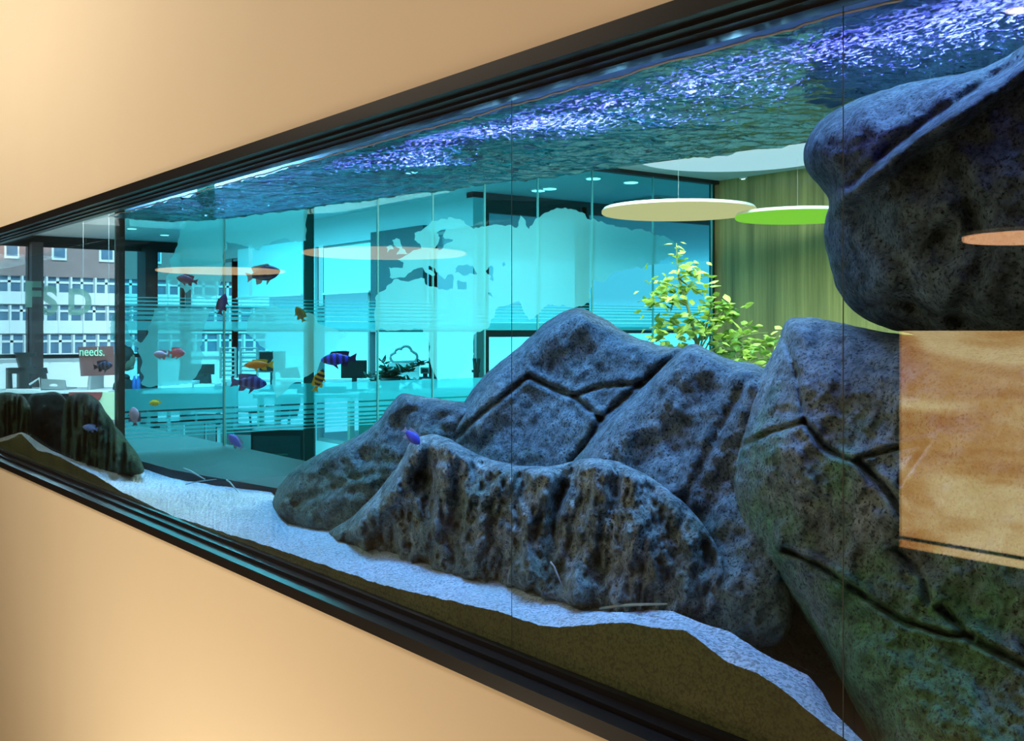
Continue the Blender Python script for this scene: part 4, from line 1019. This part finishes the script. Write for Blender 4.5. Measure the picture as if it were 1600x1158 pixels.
def monitor(px, py, t, wpx, hpx, label, mat=M['darkgrey'], rz=0, zdesk=.84):
    c_ = at(px, py, t); hw = wpx*t/F/2; hh = hpx*t/F/2
    root = thing('monitor', label, 'monitor', (c_.x, c_.y, zdesk), 'office monitors')
    ax = Vector((math.cos(rz), math.sin(rz), 0)) if rz is not None else RT; n = Vector((-ax.y, ax.x, 0))
    bevel(MB().obox(c_, ax*hw, n*.015, UP*hh).build('screen_housing', mat, root), .005)
    MB().obox(c_-n*.016, ax*(hw-.012), n*.002, UP*(hh-.012)).build('screen', M['blackmat'], root)
    MB().obox(Vector((c_.x, c_.y, (zdesk+c_.z-hh)/2))+n*.03, ax*.02, n*.008, UP*max(.01, (c_.z-hh-zdesk)/2+.02)).build('stand', M['darkgrey'], root)
    MB().obox(Vector((c_.x, c_.y, zdesk+.006))+n*.02, ax*.10, n*.07, UP*.006).build('foot', M['darkgrey'], root)
ang = math.pi/2-TH
monitor(228, 601, 12.2, 30, 14, 'low dark screen right of the person', rz=ang, zdesk=ZD2)
monitor(320, 577, 12.2, 30, 16, 'small dark screen below the transom at the left', rz=ang, zdesk=ZD2)
monitor(425, 565, 8.7, 42, 34, 'grey screen behind the orange fish', rz=ang, mat=M['grey'], zdesk=ZD3)
monitor(553, 577, 8.7, 40, 28, 'black screen beside the dark leafy plant', rz=ang, mat=M['blackmat'], zdesk=ZD3)
monitor(664, 579, 9.33, 14, 10, 'tiny grey screen right of the dark leafy plant', rz=ang, mat=M['grey'], zdesk=ZS)
tag(pxbox('paper_tray', 252, 300, 12.0, 12.3, 596, yz(ZD2, 12.0), M['white'], t=FW), 'white paper tray on the desk with the black front panel, larger one', 'tray')
tag(pxbox('paper_tray', 303, 335, 12.0, 12.3, 601, yz(ZD2, 12.0), M['white'], t=FW), 'small white paper tray right of the larger one', 'tray')
for k, px in enumerate((210, 216)):
    p = at(px, 600, 11.95); p.z = ZD2+.05; r0 = thing('bottle', ['blue bottle, left one of the pair by the person', 'blue bottle, right one of the pair by the person'][k], 'bottle', p-UP*.05, 'blue bottles')
    MB().lathe(p-UP*.05, [(.022, 0), (.024, .01), (.024, .11), (.01, .14), (.01, .16)], 14).build('bottle_body', M['blue'], r0, True)
    MB().lathe(p+UP*.11, [(.012, 0), (.012, .02)], 12).build('cap', M['white'], r0)
# sweep of swivel chairs
office_chair(fl(322, 716), .8, 'swivel chair with chrome star base low behind the partition at the left')
office_chair(fl(412, 741), 2.2, 'swivel chair by the dark drawers, behind the lilac fish')
_p = at(195, 640, 12.2); office_chair(Vector((_p.x, _p.y, 0)), math.pi/2-TH-math.pi/2, 'grey swivel chair with the dark-clothed person on it', mat=M['grey'])
# drawers unit (375-480, 670-720)
a = at(392, 720, 7.3); b = at(474, 672, 7.3)
root = thing('drawer_cabinet', 'dark drawer cabinet on the floor left of the dark post', 'cabinet', (a.x, a.y, 0))
m = MB().prism([Vector((a.x, a.y, 0)), Vector((b.x, b.y, 0)), Vector((b.x, b.y, b.z)), Vector((a.x, a.y, b.z))], FW*.45); m.build('cabinet_body', M['darkgrey'], root)
for k in range(3):
    z0 = .06+k*(b.z-.08)/3; z1 = z0+(b.z-.08)/3-.02
    d = MB().prism([Vector((a.x, a.y, z0))+RT*.02, Vector((b.x, b.y, z0))-RT*.02, Vector((b.x, b.y, z1))-RT*.02, Vector((a.x, a.y, z1))+RT*.02], -FW*.015).build('drawer', M['grey'] if k == 1 else M['darkwall'], root)
    c_ = (a+b)/2; MB().obox(Vector((c_.x, c_.y, (z0+z1)/2))-FW*.025, RT*.08, FW*.008, UP*.006).build('handle', M['chrome'], d)
# right desk, plant, frames
tag(pxbox('equipment_case', 464, 535, 8.40, 8.6, 606, yz(ZD3, 8.4), M['darkgrey'], t=FW), 'dark flat case lying on the pale desk', 'case')
tag(pxbox('teal_cabinet', 561, 742, 7.9, 8.5, 614, 720, pbr('pale_teal_laminate', (.42, .62, .55), .5, scale=5, noise_amt=.1), t=FW), 'pale teal cabinet front behind the low blue rock', 'cabinet')
tag(pxbox('framed_board', 607, 655, 9.28, 9.31, 567, 592, M['white'], t=FW), 'white framed board behind the dark leafy plant', 'board')
# cloud outline sign
pts = []
for cx, cy, r_, a0, a1 in ((617, 556, 7, 100, 270), (624, 549, 7, 170, 290), (634, 547, 9, 200, 350), (645, 555, 7, 290, 440)):
    for k in range(9):
        q = math.radians(a0+(a1-a0)*k/8); pts.append(at(cx+r_*math.cos(q), cy+3+r_*math.sin(q), 9.3))
pts.append(pts[0])
cl = MB().tube(pts, .012, 6).build('cloud_sign', M['grey']); tag(cl, 'grey outline of a cloud above the white framed board', 'sign')
# wall racks (outlined ladders)
for k, (x0_, x1_) in enumerate(((345, 368), (376, 402))):
    m = MB()
    for x in (x0_, x1_): m.tube([at(x, 543, 9.33), at(x, 591, 9.33)], .012, 6)
    for j in range(7): m.tube([at(x0_, 544+7*j, 9.33), at(x1_, 544+7*j, 9.33)], .009, 6)
    tag(m.build('paper_rack', M['grey']), ['open wire rack, left of the pair behind the blue-violet fish', 'open wire rack just left of the orange fish'][k], 'rack', 'wire racks')
# step ladder right (735-752, 570-612)
root = thing('step_ladder', 'dark folding ladder left of the pointed rock, below the bright window', 'ladder', at(742, 818, 8.6))
for a_, b_ in (((741,560),(760,817)), ((748,560),(722,817))): MB().tube([at(*a_, 8.6), at(*b_, 8.6)], .016, 6).build('rail', M['darkgrey'], root)
for j in range(3): MB().tube([at(737+j*2, 580+j*14, 8.6), at(750-j*3, 580+j*14, 8.6)], .012, 6).build('step', M['darkgrey'], root)

# ------------------------------------------------------------------ plants
def leaf(m, p, d, L, wd, roll):
    d = d.normalized(); s = d.cross(UP); s = s.normalized() if s.length > .01 else Vector((1, 0, 0)); n = s.cross(d)
    s2 = s*math.cos(roll)+n*math.sin(roll); n2 = d.cross(s2)
    m.raw([p, p+d*L*.3+s2*wd*.5+n2*.003, p+d*L*.65+s2*wd*.38, p+d*L, p+d*L*.65-s2*wd*.38, p+d*L*.3-s2*wd*.5+n2*.003, p+d*L*.4-n2*wd*.18], [(0, 1, 6), (1, 2, 6), (2, 3, 6), (3, 4, 6), (4, 5, 6), (5, 0, 6)])
def leafmat(name, c1, c2):
    m, nt, out = nodes(name); L = nt.links.new; N = nt.nodes.new
    g = N('ShaderNodeNewGeometry'); r = N('ShaderNodeValToRGB'); r.color_ramp.elements[0].color = (*c1, 1); r.color_ramp.elements[1].color = (*c2, 1)
    L(g.outputs['Random Per Island'], r.inputs[0])
    d = N('ShaderNodeBsdfPrincipled'); d.inputs['Roughness'].default_value = .4; L(r.outputs[0], d.inputs['Base Color'])
    t = N('ShaderNodeBsdfTranslucent'); L(r.outputs[0], t.inputs[0]); mx = N('ShaderNodeMixShader'); mx.inputs[0].default_value = .35
    L(d.outputs[0], mx.inputs[1]); L(t.outputs[0], mx.inputs[2]); L(mx.outputs[0], out.inputs[0]); return m
LM = leafmat('variegated_leaf', (.03, .16, .015), (.62, .72, .14)); LD = leafmat('dark_leaf', (.015, .05, .03), (.03, .09, .05))
BR = pbr('green_brown_bark', (.16, .20, .07), .8, scale=60, noise_amt=.3)
tp = 6.3
base = at(1100, 560, tp); fb = Vector((base.x, base.y, 0))
root = thing('potted_tree', 'tall potted plant with yellow-green leaves before the corner post', 'potted plant', fb)
MB().lathe(fb, [(.20, 0), (.26, .45), (.27, .46), (.24, .46), (.23, .40)], 32).build('pot', M['white'], root, True)
MB().lathe(fb+UP*.38, [(.22, 0), (.22, .02)], 24).build('soil', pbr('soil', (.05, .035, .02), .9, scale=80, noise_amt=.4), root)
trunk = [fb+UP*.4, fb+UP*.8, at(1097,590,tp), at(1088,534,tp), at(1080,500,tp), at(1074,477,tp), at(1061,436,tp), at(1058,410,tp), at(1057,380,tp)]
MB().tube(trunk, [.016, .014, .012, .011, .010, .009, .006, .004, .002], 8).build('trunk', BR, root, True)
fol = MB()
branches = [((1074,477),(1040,455),(996,472)), ((1074,470),(1035,465),(1012,482)), ((1085,520),(1150,470),(1130,480)), ((1094,565),(1180,540),(1215,540)), ((1068,455),(1045,440),(1020,440)), ((1061,436),(1080,450),(1098,462)), ((1085,520),(1050,512),(1020,520)), ((1088,534),(1060,505),(1040,500)),
            ((1092,550),(1120,500),(1140,475)), ((1092,550),(1110,490),(1112,472)), ((1094,560),(1150,520),(1200,520)), ((1094,565),(1160,540),(1220,525)), ((1090,545),(1100,505),(1085,495)),
            ((1094,568),(1140,560),(1185,560)), ((1094,560),(1130,530),(1165,510)), ((1094,565),(1200,560),(1225,560)), ((1094,560),(1120,545),(1150,548)), ((1094,560),(1060,545),(1030,540)), ((1061,436),(1075,425),(1090,420)), ((1095,560),(1110,530),(1125,505))]
bm_ = MB()
for br in branches:
    dz = random.uniform(-.22, .22); pts = [at(*br[0], tp), at(*br[1], tp+dz*.5), at(*br[2], tp+dz)]
    cur = [pts[0]*((1-t)**2)+pts[1]*(2*t*(1-t))+pts[2]*t*t for t in [k/8 for k in range(9)]]
    bm_.tube(cur, [.006-.0005*k for k in range(9)], 5)
    for k in range(25):
        t = random.uniform(.35, 1.08); i = min(7, int(t*8)); p = cur[i].lerp(cur[i+1], min(1, t*8-i))+Vector((random.gauss(0, .035), random.gauss(0, .05), random.gauss(0, .03)))
        leaf(fol, p, Vector((random.gauss(0, 1), random.gauss(0, .8), random.uniform(-.6, .35))), random.uniform(.05, .085), random.uniform(.03, .048), random.uniform(-1, 1))
for k in range(22):
    t = k/21; p = at(1061-4*t+random.uniform(-7, 7), 436-58*t, tp); leaf(fol, p, Vector((random.gauss(0, 1), random.gauss(0, 1), random.uniform(-.3, .3))), .055, .028, random.uniform(-1, 1))
bm_.build('branches', BR, root, True)
fo = fol.build('foliage', LM, root); fo['label'] = 'yellow-green variegated leaves'
# dark plant by the black screen
tp2 = 8.15; b0 = at(610, 616, tp2); b0.z = at(610, 614, 7.9).z
root = thing('potted_plant', 'dark leafy plant in front of the black screen and white framed board', 'potted plant', b0)
MB().lathe(b0-UP*.0, [(.06, 0), (.08, .10), (.07, .10), (.065, .09)], 20).build('pot', M['darkgrey'], root, True)
fol = MB(); st = MB()
for tip in ((570,590),(580,600),(590,585),(600,580),(597,565),(615,590),(628,575),(640,580),(650,572),(660,565),(668,566),(585,610),(655,600),(640,608),(620,605)):
    tp3 = tp2+random.uniform(-.1, .1); a_ = b0+UP*.1; c_ = at(*tip, tp3); mid = (a_+c_)/2+UP*.03
    cur = [a_*((1-t)**2)+mid*(2*t*(1-t))+c_*t*t for t in [k/6 for k in range(7)]]
    st.tube(cur, .004, 5)
    for k in range(17):
        i = random.randint(1, 5); p = cur[i].lerp(cur[i+1], random.random()); leaf(fol, p, Vector((random.gauss(0, 1), random.gauss(0, 1), random.uniform(-.2, .8))), random.uniform(.05, .08), .026, random.uniform(-1, 1))
    leaf(fol, c_, c_-mid, .06, .028, 0)
st.build('stems', LD, root); fol.build('foliage', LD, root)
